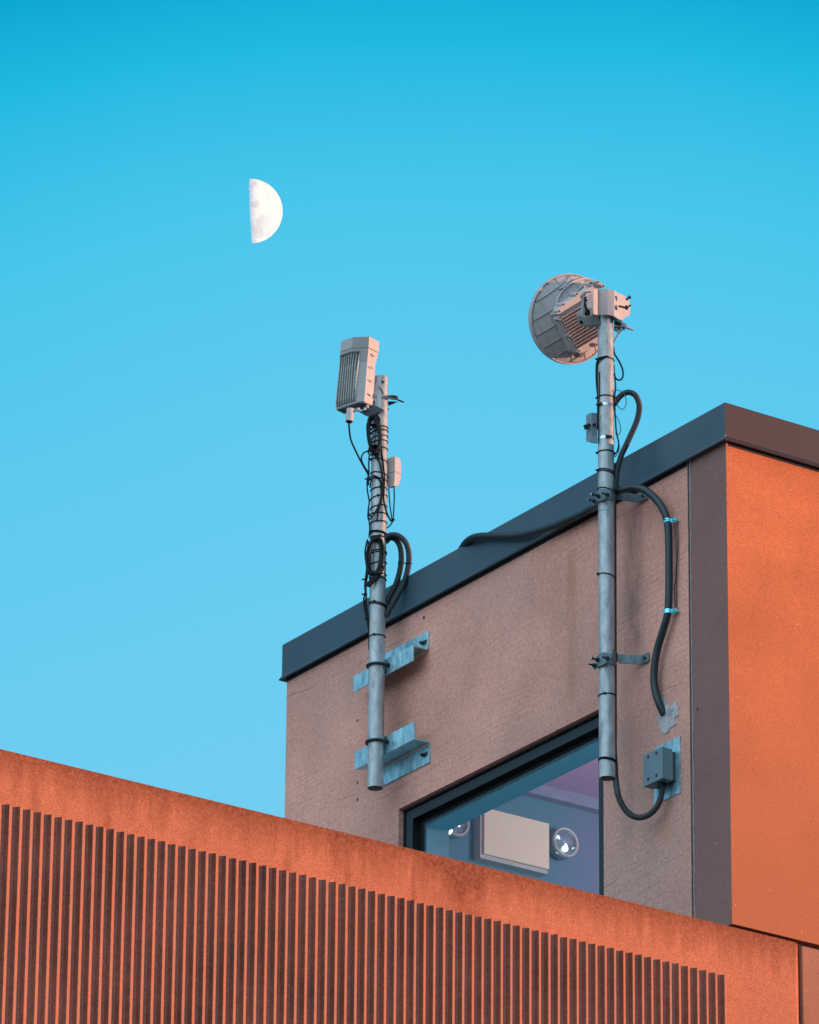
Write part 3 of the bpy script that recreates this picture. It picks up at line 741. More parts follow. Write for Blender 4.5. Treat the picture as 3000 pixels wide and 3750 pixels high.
cab([(650, 1080), (628, 1180), (622, 1260), (632, 1350), (640, 1440), (628, 1540), (618, 1640), (622, 1720), (606, 1800), (612, 1900), (632, 2000), (650, 2080), (660, 2160)], 'black cable at the far left of the shorter mast over the roof edge', .0034, off=.005)
cab([(665, 1100), (645, 1250), (648, 1400), (655, 1500), (640, 1580), (632, 1680), (636, 1780), (640, 1880), (655, 1980), (662, 2080)], 'black cable just right of the outermost one on the shorter mast', .0034, off=.012)
cab([(640, 1740), (625, 1830), (630, 1920), (645, 2010), (660, 2090), (668, 2300), (666, 2420)], 'black cable ending low on the left edge of the shorter mast', .0028, off=.004)
for x, y in ((604, 1745), (640, 2040), (605, 1565), (640, 345)):
    bm = BM(); obox(bm, near(ML, *z2(x, y), .01), RIGHT*.008, UP*.003, FWD*.003); obj('tie_tail', bm, 'black', ML.root)

def coil(name, label, z, loops, m, r, tails=()):
    t = thing(name, label, 'cable coil', near(m, *z(loops[0][0], loops[0][1]), .04))
    for (cx, cy, rx, ry, tl, off) in loops:
        pts = []; ph = random.uniform(0, 6); 
        for k in range(28):
            a = 2*math.pi*k/28; x = rx*math.copysign(abs(math.cos(a))**.75, math.cos(a)); y = ry*math.copysign(abs(math.sin(a))**.85, math.sin(a))
            w = 1 + .035*math.sin(3*a+ph)
            X = x*w*math.cos(tl) - y*w*math.sin(tl); Y = x*w*math.sin(tl) + y*w*math.cos(tl)
            pts.append(near(m, *z(cx+X, cy+Y), off + .003*math.sin(2*a+ph)))
        bm = BM(); sp = smooth_path(pts+[pts[0]], 3)[:-1]; tube(bm, sp, r, 8, closed=True, smooth=False)
        obj('cable_loop', bm, 'blackcable', t, True)
    for pts in tails:
        bm = BM(); tube(bm, [near(m, *z(x, y), o) for x, y, o in pts], r*1.1, 8); obj('cable_end', bm, 'blackcable', t, True)
    return t
L = []
for k in range(15):
    L.append((610+random.uniform(-16, 16), 960+random.uniform(-30, 30), 185+random.uniform(-50, 40), 560+random.uniform(-60, 45), R(random.uniform(-7, -1)), .030+.004*k*random.uniform(.6, 1)))
for k in range(5):
    L.append((610+random.uniform(-25, 25), 1440+random.uniform(-30, 30), 150+random.uniform(-60, 30), 130+random.uniform(-50, 30), R(random.uniform(-30, -5)), .045+.004*k))
for k in range(3):
    L.append((590+random.uniform(-25, 25), 520+random.uniform(-30, 30), 170+random.uniform(-60, 20), 150+random.uniform(-50, 30), R(random.uniform(0, 20)), .045+.004*k))
COIL_A = L
coil('cable_coil', 'long bundle of black cable coiled on the shorter mast right under the finned radio', zB, L, ML, .0034)
L = []
for k in range(8):
    L.append((745+random.uniform(-8, 8), 1275+random.uniform(-15, 15), 88+random.uniform(-26, 14), 215+random.uniform(-22, 18), R(random.uniform(3, 8)), .033+.0035*k*random.uniform(.6, 1)))
coil('cable_coil', 'coil of black cable on the shorter mast just above the roof edge', z2, L, ML, .0042,
     [[(835+d, 1400, .045+.002*d/10), (800+d, 1480, .047), (740+d, 1560, .047), (655+d*.7, 1650+d*.3, .045)] for d in (-38, -22, -6, 8, 20)])

# thin cables of the right mast
cabR = lambda pts, label, r=.002, z=z5, off=.01, mat='blackcable': cab(pts, label, r, z, off, MR, mat)
cabR([(1190, 1240), (1100, 1228, .034), (1020, 1260, .03), (988, 1320, .012), (984, 1420), (986, 1560), (1000, 1700), (1004, 1800), (1003, 2000), (1003, 2150)], 'thick black cable down the left edge of the taller mast', .0045, z4, .004)
cabR([(610, 40), (612, 200), (606, 400), (604, 640), (602, 860)], 'second black cable close beside the left edge of the taller mast', .002, z5, .022)
cabR([(1195, 1100), (1210, 1190), (1240, 1240), (1290, 1330), (1318, 1420), (1310, 1495), (1270, 1525), (1225, 1500), (1205, 1440)], 'black cable looping out right of the taller mast below the dish', .0034, z4, 0)
cabR([(1335, 870), (1290, 905), (1245, 965), (1205, 1035), (1196, 1060)], 'grey cable leaving the gland under the mast head cover', .003, z4, 0, 'wire')
cabR([(1205, 1330), (1214, 1440), (1220, 1560), (1214, 1680), (1222, 1760)], 'grey wire along the right edge of the taller mast', .0022, z4, .0, 'wire')
cabR([(782, 300), (795, 252), (850, 252), (905, 305), (922, 380), (905, 445), (870, 466), (825, 430), (800, 375), (790, 330)], 'thin teal wire loop in front of the tall conduit loop', .0016, z5, .016, 'teal_wire')
cabR([(778, 440), (795, 520), (835, 600), (856, 680), (850, 735), (820, 765)], 'thin teal wire bowing out right of the two hose clamps', .0016, z5, .0, 'teal_wire')
cabR([(790, 100), (800, 220), (785, 330), (790, 420), (792, 520), (800, 620), (805, 700), (822, 790), (835, 860), (820, 940), (785, 990), (770, 1010)], 'dark wire hugging the right edge of the taller mast', .003, z5, .0, 'steel')
cabR([(800, 730), (826, 820), (842, 890), (830, 960), (800, 1005), (775, 1020)], 'outermost dark wire ending at the tie above the roof edge', .0018, z5, .0, 'teal_wire')

# ------------------------------------------------------------------ finned radio on the left mast
az = lambda deg: Vector((RIGHT.x, RIGHT.y, 0)).normalized()*math.sin(R(deg)) + Vector((FWD.x, FWD.y, 0)).normalized()*math.cos(R(deg))
def lvl(pts, Cpt, zz=None):
    z = Cpt.z; return [onZ(*z1(x, y), z) for x, y in pts]
RB = thing('radio_unit', 'light grey finned radio unit tilted at the top of the shorter mast', 'antenna', near(ML, 1345, 1540, .06))
back = az(39.6+0)*.0      # placeholder direction
dL = az(-50.4); dS = az(39.6)           # along the front (receding left), along the side (receding right)
def level(Cp, Bp, Ap, Dp, off):
    c = near(ML, *z1(*Cp), off); z = c.z
    b = onZ(*z1(*Bp), z); a = onZ(*z1(*Ap), z); d = onZ(*z1(*Dp), z)
    e = a + (d - c)
    return [c, b, a, e, d]
# guard against unstable intersections: rebuild from lengths
def level2(Cp, wB, wA, dep, off, fr, tiltdir=0):
    c = near(ML, *z1(*Cp), off)
    dB = az(-84); dA = az(-50)
    b = c + dB*wB; a = b + dA*(wA)
    s = dS*dep
    return [c, b, a, a + s*.9, c + s]
lv_top = level2((775, 200), .064, .062, .062, .075, 0)
lv_seam = level2((765, 360), .067, .060, .062, .075, 0)
lv_bot = level2((705, 1110), .026, .112, .055, .075, 0)
lv_mid = level2((747, 560), .052, .073, .050, .075, 0)
bm = BM(); loft(bm, [lv_seam, lv_mid, lv_bot]); bevel(bm, .002, 2, 20)
obj('housing', bm, 'radio', RB, False)
bm = BM(); up1 = [p + Vector((0, 0, .0022)) for p in lv_seam]; cc = sum(up1, Vector())/5
up1 = [p + (p-cc)*.012 for p in up1]
tt = [p.copy() for p in lv_top]
loft(bm, [up1, tt]); bevel(bm, .003, 2, 20)
obj('top_cap', bm, 'radio', RB)
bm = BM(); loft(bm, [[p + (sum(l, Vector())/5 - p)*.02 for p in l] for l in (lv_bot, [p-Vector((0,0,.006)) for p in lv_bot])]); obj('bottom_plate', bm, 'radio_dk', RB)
# fins: between left corner a (u=0) and c (u=1)
def lerp(a, b, t): return a + (b-a)*t
def surf(t_, v):
    """t_ is the share of the folded front measured from the outer left edge, v runs downwards"""
    def seg(l, t_):
        A = (l[2]-l[1]).length; Bq = (l[1]-l[0]).length; d = t_*(A+Bq)
        return lerp(l[2], l[1], d/A) if d < A else lerp(l[1], l[0], (d-A)/Bq)
    if v < .25: return lerp(seg(lv_seam, t_), seg(lv_mid, t_), v/.25)
    return lerp(seg(lv_mid, t_), seg(lv_bot, t_), (v-.25)/.75)
nrm = az(-50.4).cross(Vector((0, 0, 1))); nrm = nrm if nrm.dot(FWD) < 0 else -nrm
bm = BM(); NF = 9
for k in range(NF):
    u_b = .02 + (.74-.02)*k/(NF-1)
    lev = []
    for q in range(13):
        v_ = .055 + (.975-.055)*q/12
        # near the top the fins spread toward the right facet
        uu = u_b
        p = surf(uu, v_); hh = .0078*min(1, .12+v_*2.6) if q not in (0, 12) else .001
        wd = dL*.0025
        lev.append([p+wd, p-wd, p-wd*.7+nrm*hh, p+wd*.7+nrm*hh])
    loft(bm, lev)
obj('cooling_fins', bm, 'radio', RB)
# dark sheet between the fins, the shade of the slots painted in
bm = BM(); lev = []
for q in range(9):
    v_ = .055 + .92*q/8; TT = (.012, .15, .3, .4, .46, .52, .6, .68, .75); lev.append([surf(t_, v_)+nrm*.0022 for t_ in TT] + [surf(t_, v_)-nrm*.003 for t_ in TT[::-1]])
loft(bm, lev); obj('fin_floor_shade', bm, simple('slot floor with painted shade', (.075, .085, .09), .6), RB)
# side clips
for (x, y) in ((830, 485), (818, 668), (802, 855), (785, 1040)):
    pass
sideN = -dL; sideN = sideN if sideN.dot(RIGHT) > 0 else -sideN
for t in (.10, .33, .58, .84):
    p = lerp(lerp(lv_seam[0], lv_bot[0], t), lerp(lv_seam[4], lv_bot[4], t), .45) + sideN*.0012
    bm = BM(); obox(bm, p, (dS*.9+Vector((0, 0, -.25))).normalized()*.009, Vector((0, 0, .0012)), sideN*.0012); obj('side_clip', bm, simple('rust brown clip', (.30, .12, .08), .6), RB)
# gland under the radio
bm = BM(); c = near(ML, *z1(505, 1215), .085); g0 = near(ML, *z1(505, 1250), .085); g1 = near(ML, *z1(503, 1290), .085); g2 = near(ML, *z1(495, 1392), .085)
cyl(bm, c, g1, .013, seg=16); cyl(bm, g1, g2, .0175, .0150, seg=14)
gl_ = obj('cable_gland', bm, 'radio', RB, False)
bm = BM(); cyl(bm, g2, g2+(g2-g1)*.12, .0125, seg=14); obj('gland_nut', bm, 'black', gl_)
for (x, y, r) in ((560, 1240, .008), (625, 1235, .008), (750, 1195, .006), (715, 1225, .005)):
    bm = BM(); p = near(ML, *z1(x, y-25), .06); cyl(bm, p, near(ML, *z1(x, y+12), .06), r, seg=12); obj('port_plug', bm, 'radio', RB, True)
bm = BM(); prism(bm, [near(ML, *z1(x, y), .045) for x, y in ((640, 1262), (680, 1235), (760, 1215), (860, 1170), (930, 1200), (995, 1245), (905, 1262), (770, 1330), (720, 1310))], FWD*.03)
obj('mounting_plate', bm, 'steel', RB)
# pivot bracket between radio and mast
bm = BM(); prism(bm, [near(ML, *z1(x, y), .034) for x, y in ((852, 890), (870, 850), (890, 850), (890, 800), (935, 800), (960, 830), (935, 835), (930, 900), (975, 960), (985, 1010), (940, 1060), (930, 1110), (925, 1190), (880, 1195), (858, 1110), (835, 1090))], FWD*.012)
pb = obj('pivot_bracket', bm, 'radio', RB, False)
for x, y in ((912, 902), (865, 1030)):
    bm = BM(); cyl(bm, near(ML, *z1(x, y), .034), near(ML, *z1(x, y), .041), .006, seg=10); obj('pivot_bolt', bm, 'radio', pb)
bm = BM(); tube(bm, [near(ML, *z1(x, y), .038) for x, y in ((925, 920), (945, 950), (970, 1000))], .0018, 6); prism(bm, [near(ML, *z1(x, y), .036) for x, y in ((940, 815), (1000, 832), (965, 862))], FWD*.004)
obj('bracket_slot', bm, 'gap', pb)
# clamp band round the mast with its long bolt
bm = BM(); prism(bm, [near(ML, *z1(x, y), o) for x, y, o in ((945, 1045, .036), (1000, 1030, .034), (1080, 1022, .02), (1130, 1022, .0), (1180, 1040, -.01), (1185, 1095, -.01), (1120, 1090, .01), (1040, 1070, .03), (970, 1062, .036))], FWD*.012)
prism(bm, [near(ML, *z1(x, y), -.012) for x, y in ((1040, 1110), (1180, 1115), (1140, 1135), (1042, 1175))], FWD*.012)
cb = obj('mast_clamp', bm, 'steel', RB)
bm = BM(); cyl(bm, near(ML, *z1(960, 1050), .040), near(ML, *z1(1110, 1078), .02), .0035, seg=10); obj('clamp_bolt', bm, 'bolt', cb, True)
bm = BM(); cyl(bm, near(ML, *z1(1180, 1092), -.005), near(ML, *z1(1258, 1122), .01), .0036, seg=10); obj('clamp_bolt', bm, 'steel', cb, True)
bm = BM(); cyl(bm, near(ML, *z1(1032, 1222), .0), near(ML, *z1(1050, 1222), .0), .004, seg=8); obj('clamp_bolt', bm, 'steel', cb, True)

# small rounded box behind the left mast
SB = thing('surge_box', 'small pale box with rounded ends fixed to the right of the shorter mast', 'junction box', near(ML, *z2(960, 250), -.03))
bm = BM(); c0 = near(ML, *z2(985, 66), -.012); h = (c0 - near(ML, *z2(985, 420), -.012)).length/ math.cos(R(12))
prof = [(0, .0), (.006, -.004)]
def rb(zf, ins): # section at height fraction
    c = Vector((c0.x, c0.y, c0.z - zf*.125)); a = c + dL*(.058-ins*1.2); b = c + dS*(.038-ins)
    ct = c + dL*ins*.2
    return [ct, a, a + dS*(.036-ins), b]
loft(bm, [rb(0, .012), rb(.03, .006), rb(.09, .0), rb(.55, .0), rb(.72, .002), rb(.86, .007), rb(.97, .017), rb(1.02, .026)]); bevel(bm, .003, 2, 35)
obj('box_body', bm, 'radio', SB, False)
bm = BM(); tube(bm, [rb(.53, -.001)[i] for i in (1, 0, 3)], .0012, 6, smooth=False); obj('lid_seam', bm, 'radio_dk', SB)

# small grey box on the left of the right mast
JB = thing('small_junction_box', 'small grey box clipped to the left side of the taller mast', 'junction box', near(MR, *z5(520, 690), .0))
bm = BM()
dF = Vector((0, 1, 0)); q0 = near(MR, *z5(525, 505), .0)
pa = [z5(x, y) for x, y in ((465, 535), (490, 515), (522, 505), (590, 512))]
pb_ = [z5(x, y) for x, y in ((465, 835), (490, 842), (520, 852), (590, 862))]
offs = (-.012, -.002, .006, .0)
top_ = [near(MR, *p, o) for p, o in zip(pa, offs)]; bot_ = [near(MR, *p, o) for p, o in zip(pb_, offs)]
bk = FWD*.03
loft(bm, [top_ + [top_[3]+bk, top_[0]+bk], bot_ + [bot_[3]+bk, bot_[0]+bk]]); bevel(bm, .002, 2)
obj('box_body', bm, 'boxgrey', JB)
bm = BM(); prism(bm, [near(MR, *z5(x, y), .008) for x, y in ((522, 800), (545, 770), (590, 780), (590, 858), (500, 838))], FWD*.01); obj('box_foot', bm, 'boxgrey', JB)
for (x0, y0, x1, y1, r) in ((500, 640, 440, 665, .006), (490, 680, 445, 690, .004), (560, 640, 545, 645, .005)):
    bm = BM(); cyl(bm, near(MR, *z5(x0, y0), .004), near(MR, *z5(x1, y1), .014), r, seg=8); obj('box_screw', bm, 'steel', JB)

# grey junction box on a plate, right of the window
J = thing('junction_box', 'square grey box with four screws on a shiny plate below the mortar patch', 'junction box', onX(*z7(960, 900), -.03))
p1, p2 = onX(*z7(845, 688), -.004), onX(*z7(1122, 562), -.004); p3 = onX(*z7(1130, 1155), -.004)
bm = BM(); box(bm, (-.004, p2.y, p3.z), (-.0006, p1.y, p2.z)); obj('back_plate', bm, 'galv_br', J)
f1, f2, f3 = onX(*z7(735, 765), -.066), onX(*z7(938, 682), -.066), onX(*z7(735, 1100), -.066)
bm = BM(); box(bm, (-.066, f2.y, f3.z), (-.020, f1.y, (f1.z+f2.z)/2)); bevel(bm, .002, 2)
bx = obj('box_body', bm, 'boxgrey', J)
bm = BM(); box(bm, (-.020, f2.y+.004, f3.z+.004), (-.0045, f1.y-.004, f2.z-.004)); obj('box_base', bm, 'steel', J)
for x, y in ((790, 783), (876, 742), (790, 1015), (876, 978)):
    p = onX(*z7(x, y), -.066); bm = BM(); cyl(bm, Vector((-.0672, p.y, p.z)), Vector((-.065, p.y, p.z)), .0065, seg=12); obj('lid_screw', bm, 'steel', bx)
bm = BM(); p = onX(*z7(935, 1100), -.035); cyl(bm, p, p+Vector((0, 0, .03)), .016, seg=12); obj('box_gland', bm, 'black', J)

# ------------------------------------------------------------------ dish antenna
zD = Z(1920, 980, 5.75)
dc_px = zD(962.7, 1081.5)
nb = (RIGHT*.475 + UP*.02 - FWD*.88).normalized()
DC = near(MR, *dc_px, -.22)
DS = depth(DC)/FPX
RD = 958/5.75*DS
e1 = RIGHT*math.cos(R(30)) + UP*math.sin(R(30)); e1 = (e1 - nb*e1.dot(nb)).normalized(); e2 = nb.cross(e1).normalized()
def onN(px, py, h):
    r = ray(px, py); return CAM + r*(((DC + nb*h) - CAM).dot(nb)/r.dot(nb))
def dome(r): t = min(1, r/RD); return .050*(1 - t**2.2)
def DPt(u, v, extra=0.): return DC + e1*u + e2*v + nb*(dome(math.hypot(u, v)) + extra)
DA = thing('dish_antenna', 'round grey dish seen from behind at the top of the taller mast', 'dish antenna', DC)
bm = BM(); rows = []
for i in range(0, 15):
    r = RD*.985*i/14
    if i == 0: rows.append([bm.verts.new(DPt(0, 0))]); continue
    rows.append([bm.verts.new(DPt(r*math.cos(2*math.pi*k/72), r*math.sin(2*math.pi*k/72))) for k in range(72)])
for i in range(1, 15):
    A, B_ = rows[i-1], rows[i]
    for k in range(72):
        if i == 1: bm.faces.new((A[0], B_[k], B_[(k+1) % 72]))
        else: bm.faces.new((A[k], B_[k], B_[(k+1) % 72], A[(k+1) % 72]))
rf = obj('reflector', bm, 'dish', DA, True)
bm = BM()
lev = []
for rr, hh in ((.972, .002), (.972, .007), (1.0, .007), (1.0, -.012), (.985, -.020), (.9, -.022), (0.02, -.030)):
    lev.append([DC + e1*RD*rr*math.cos(2*math.pi*k/72) + e2*RD*rr*math.sin(2*math.pi*k/72) + nb*hh for k in range(72)])
loft(bm, lev, cap=False); obj('rim', bm, 'dish', DA, True)
for k in range(24):
    a = 2*math.pi*(k+.3)/24; bm = BM(); p = DC + (e1*math.cos(a) + e2*math.sin(a))*RD*.965 + nb*.008
    cyl(bm, p, p+nb*.002, .0018, seg=8); obj('rim_screw', bm, 'steel', DA)
def strip_rib(a, b, name='stiffening_rib', w=.0012, h=.005):
    bm = BM(); lev = []; n = 12
    d = (Vector(b)-Vector(a)); d = d/d.length; pw = Vector((-d.y, d.x))
    for i in range(n+1):
        u = a[0]+(b[0]-a[0])*i/n; v = a[1]+(b[1]-a[1])*i/n
        lev.append([DPt(u+pw.x*w, v+pw.y*w, -.001), DPt(u-pw.x*w, v-pw.y*w, -.001), DPt(u-pw.x*w, v-pw.y*w, h), DPt(u+pw.x*w, v+pw.y*w, h)])
    loft(bm, lev); obj(name, bm, 'dish', rf)
sp = .0545
for k in range(-3, 3):
    o = (k+.5)*sp
    ln = math.sqrt(max(0, (RD*.95)**2 - o*o))
    strip_rib((-ln, o), (ln, o)); strip_rib((o, -ln), (o, ln), w=.0009, h=.0028)
# hub ring
def ondome(px, py, extra=0.):
    h = .03
    for _ in range(12):
        p = onN(px, py, h); d = p - DC; r = math.sqrt(max(0, d.length_squared - d.dot(nb)**2)); h = dome(r) + extra
    return onN(px, py, h)
bm = BM(); tube(bm, [ondome(*zD(x, y), .004) for x, y in ((720, 900), (690, 800), (700, 690), (755, 560), (850, 440), (960, 350), (1080, 280), (1200, 240), (1330, 235), (1440, 262))], .0045, 8); obj('hub_ring', bm, 'dish', DA, True)
bm = BM(); prism(bm, [ondome(*zD(x, y), .003) for x, y in ((715, 440), (800, 370), (990, 165), (1010, 180), (850, 400), (740, 455))], nb*.006); obj('cable_cover', bm, 'dish', DA)
# radio body behind the dish
def plate(name, poly, h0, h1, mat, par, bev=.002):
    bm = BM(); a = [onN(*zD(x, y), h1) for x, y in poly]; prism(bm, a, nb*(h0-h1))
    if bev: bevel(bm, bev, 2)
    return obj(name, bm, mat, par)
OB = plate('radio_body', ((700, 985), (1080, 1775), (1240, 1790), (1700, 1560), (1700, 700), (1560, 420)), .035, .082, 'dish', DA)
plate('body_bar', ((700, 975), (815, 775), (1600, 290), (1650, 340), (1560, 440), (770, 960)), .04, .093, 'dish', OB, .003)
bm = BM()
A0, A1 = Vector((760, 1080)), Vector((1110, 1720)); 
for k in range(12):
    t = k/11; s = A0.lerp(A1, t); Lx = 700
    e_ = Vector((s.x+Lx, s.y-Lx*.60))
    if e_.x > 1720: e_ = s + (e_-s)*((1720-s.x)/(e_.x-s.x))
    w = 9
    hs, he = (.083, .100)
    n1 = Vector((.5, .86))*w
    q = [s-n1, s+n1, e_+n1, e_-n1]
    base = [onN(*zD(*p), hs) for p in q]; n2 = n1*.35
    q2 = [s+Vector((16, -9))-n2, s+Vector((16, -9))+n2, e_+n2, e_-n2]; topp = [onN(*zD(*p), he) for p in q2]
    loft(bm, [base, topp])
obj('cooling_fins', bm, 'dish', OB)
for x, y in ((1090, 555), (800, 775), (738, 1072), (938, 1412), (1140, 1755), (1505, 1625), (1383, 338), (1530, 305), (1645, 392), (715, 915)):
    hh = .085 if (x, y) not in ((1530, 305), (1645, 392)) else .10
    bm = BM(); p = onN(*zD(x, y), hh); cyl(bm, p - nb*.03, p+nb*.008, .0078, .0072, seg=16); bs = obj('screw_boss', bm, 'dish', OB, True)
    bm = BM(); cyl(bm, p+nb*.0078, p+nb*.0090, .0042, seg=6); obj('boss_screw', bm, simple('dark red screw', (.09, .02, .015), .5) if 'scr' not in MT else MT['scr'], bs)
plate('base_flange', ((660, 990), (720, 940), (1000, 1560), (1080, 1790), (1130, 1820), (1000, 1740)), .02, .07, 'dish', DA, .003)
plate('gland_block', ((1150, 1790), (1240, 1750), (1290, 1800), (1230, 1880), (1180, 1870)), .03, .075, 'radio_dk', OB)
# mount between dish radio and mast
MH = thing('mast_head_mount', 'folded grey cover and tilt arm clamping the dish to the top of the taller mast', 'antenna mount', near(MR, 2220, 1100, .03))
zM = Z(2150, 1000, 6.9)
prof = [(15, 560, 870, .108), (130, 505, 880, .104), (170, 395, 1040, .098), (290, 405, 1050, .054), (300, 408, 1052, .052), (525, 395, 1050, .060), (690, 430, 1085, .053), (800, 515, 1150, .030), (915, 545, 1190, .004), (960, 590, 1120, -.012), (1060, 690, 1070, -.035), (1095, 800, 1000, -.05)]
bm = BM()
ft = [near(MR, *zM(x, yt), o) for x, yt, yb, o in prof]; fb = [near(MR, *zM(x, yb), o) for x, yt, yb, o in prof]
bk = FWD*.012
loft(bm, [[a, b, b+bk, a+bk] for a, b in zip(ft, fb)])
obj('folded_cover', bm, 'dish', MH)
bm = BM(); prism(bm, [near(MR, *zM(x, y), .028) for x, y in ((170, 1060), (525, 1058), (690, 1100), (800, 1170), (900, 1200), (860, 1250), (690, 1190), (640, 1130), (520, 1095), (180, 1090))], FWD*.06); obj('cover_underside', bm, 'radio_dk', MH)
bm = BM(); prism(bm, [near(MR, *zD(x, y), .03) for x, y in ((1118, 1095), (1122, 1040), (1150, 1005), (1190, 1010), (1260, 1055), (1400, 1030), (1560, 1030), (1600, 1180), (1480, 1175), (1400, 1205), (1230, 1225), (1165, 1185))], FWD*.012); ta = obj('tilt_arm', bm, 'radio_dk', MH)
bm = BM(); cyl(bm, near(MR, *zD(1200, 1142), .03), near(MR, *zD(1200, 1142), .038), .006, seg=6); obj('pivot_bolt', bm, 'black', ta)
bm = BM(); prism(bm, [near(MR, *zD(x, y), o) for x, y, o in ((1200, 1235, .02), (1480, 1180, .02), (1560, 1200, .0), (1560, 1250, -.03), (1380, 1262, -.03))], FWD*.006); obj('tilt_arm', bm, 'dish', MH)
bm = BM(); prism(bm, [near(MR, *zD(x, y), .025) for x, y in ((1175, 600), (1265, 510), (1400, 495), (1410, 525), (1320, 530), (1265, 620), (1285, 700), (1262, 760), (1285, 900), (1262, 1000), (1300, 1030), (1380, 1020), (1360, 1060), (1240, 1065), (1150, 1000), (1080, 990), (1190, 900), (1215, 700))], FWD*.02); obj('bracket_frame', bm, simple('casting with painted blue shade', (.27, .30, .31), .5), MH)  # bluish shade is put into this casting's colour
bm = BM(); prism(bm, [near(MR, *zD(x, y), .018) for x, y in ((1265, 620), (1320, 600), (1290, 720), (1330, 860), (1410, 850), (1400, 1000), (1290, 1010), (1262, 900))], FWD*.03); obj('bracket_core', bm, 'black', MH)
bm = BM(); prism(bm, [near(MR, *zD(x, y), .03) for x, y in ((1295, 740), (1330, 730), (1350, 850), (1420, 850), (1455, 980), (1395, 1010), (1385, 900), (1330, 860))], FWD*.01); obj('bracket_tongue', bm, 'dish', MH)
for a_, b_, c_ in (((1270, 690), (1385, 672), (1495, 600)),):
    bm = BM(); cyl(bm, near(MR, *zD(*a_), .02), near(MR, *zD(*b_), .065), .0045, seg=8); cyl(bm, near(MR, *zD(*b_), .055), near(MR, *zD(b_[0]+25, b_[1]-5), .075), .0085, seg=6); cyl(bm, near(MR, *zD(*b_), .065), near(MR, *zD(*c_), .085), .0036, seg=8); obj('mount_bolt', bm, simple('dark red brown steel', (.05, .02, .016), .5), MH)
for pts in (((800, 830), (1000, 885), (1105, 805)), ((985, 680), (1060, 620), (1100, 590))):
    bm = BM(); a_, b_, c_ = [near(MR, *zM(*p), .05) for p in pts]; cyl(bm, a_, b_, .0042, seg=8); cyl(bm, b_, c_, .0036, seg=8)
    if pts[0][0] == 800: cyl(bm, lerp(a_, b_, .85), lerp(b_, c_, .25), .0088, seg=6)
    else: cyl(bm, b_, c_, .0070, seg=8)
    obj('mount_bolt', bm, MT['steel'], MH)
# lower right latch and cable gland of the mount
bm = BM(); prism(bm, [near(MR, *zM(x, y), .0) for x, y in ((690, 1200), (760, 1215), (900, 1240), (960, 1260), (1010, 1300), (1000, 1380), (930, 1385), (800, 1350), (690, 1330))], FWD*.03); lt = obj('gland_block', bm, 'dish', MH)
bm = BM(); prism(bm, [near(MR, *zM(x, y), .006) for x, y in ((690, 1215), (720, 1240), (860, 1270), (860, 1320), (700, 1290))], FWD*.03); prism(bm, [near(MR, *zM(x, y), .01) for x, y in ((690, 1340), (760, 1350), (900, 1370), (940, 1330), (970, 1400), (945, 1450), (925, 1400), (760, 1385), (690, 1450))], FWD*.01); obj('gland_gap', bm, 'gap', lt)
bm = BM(); prism(bm, [near(MR, *zM(x, y), .0) for x, y in ((690, 1450), (780, 1385), (870, 1400), (800, 1520), (740, 1480))], FWD*.03); obj('gland_boot', bm, 'dish', lt)
bm = BM(); cyl(bm, near(MR, *zM(1000, 1370), .0), near(MR, *zM(1190, 1450), .0), .0065, .0022, seg=10); obj('earth_spike', bm, 'radio', MH, True)

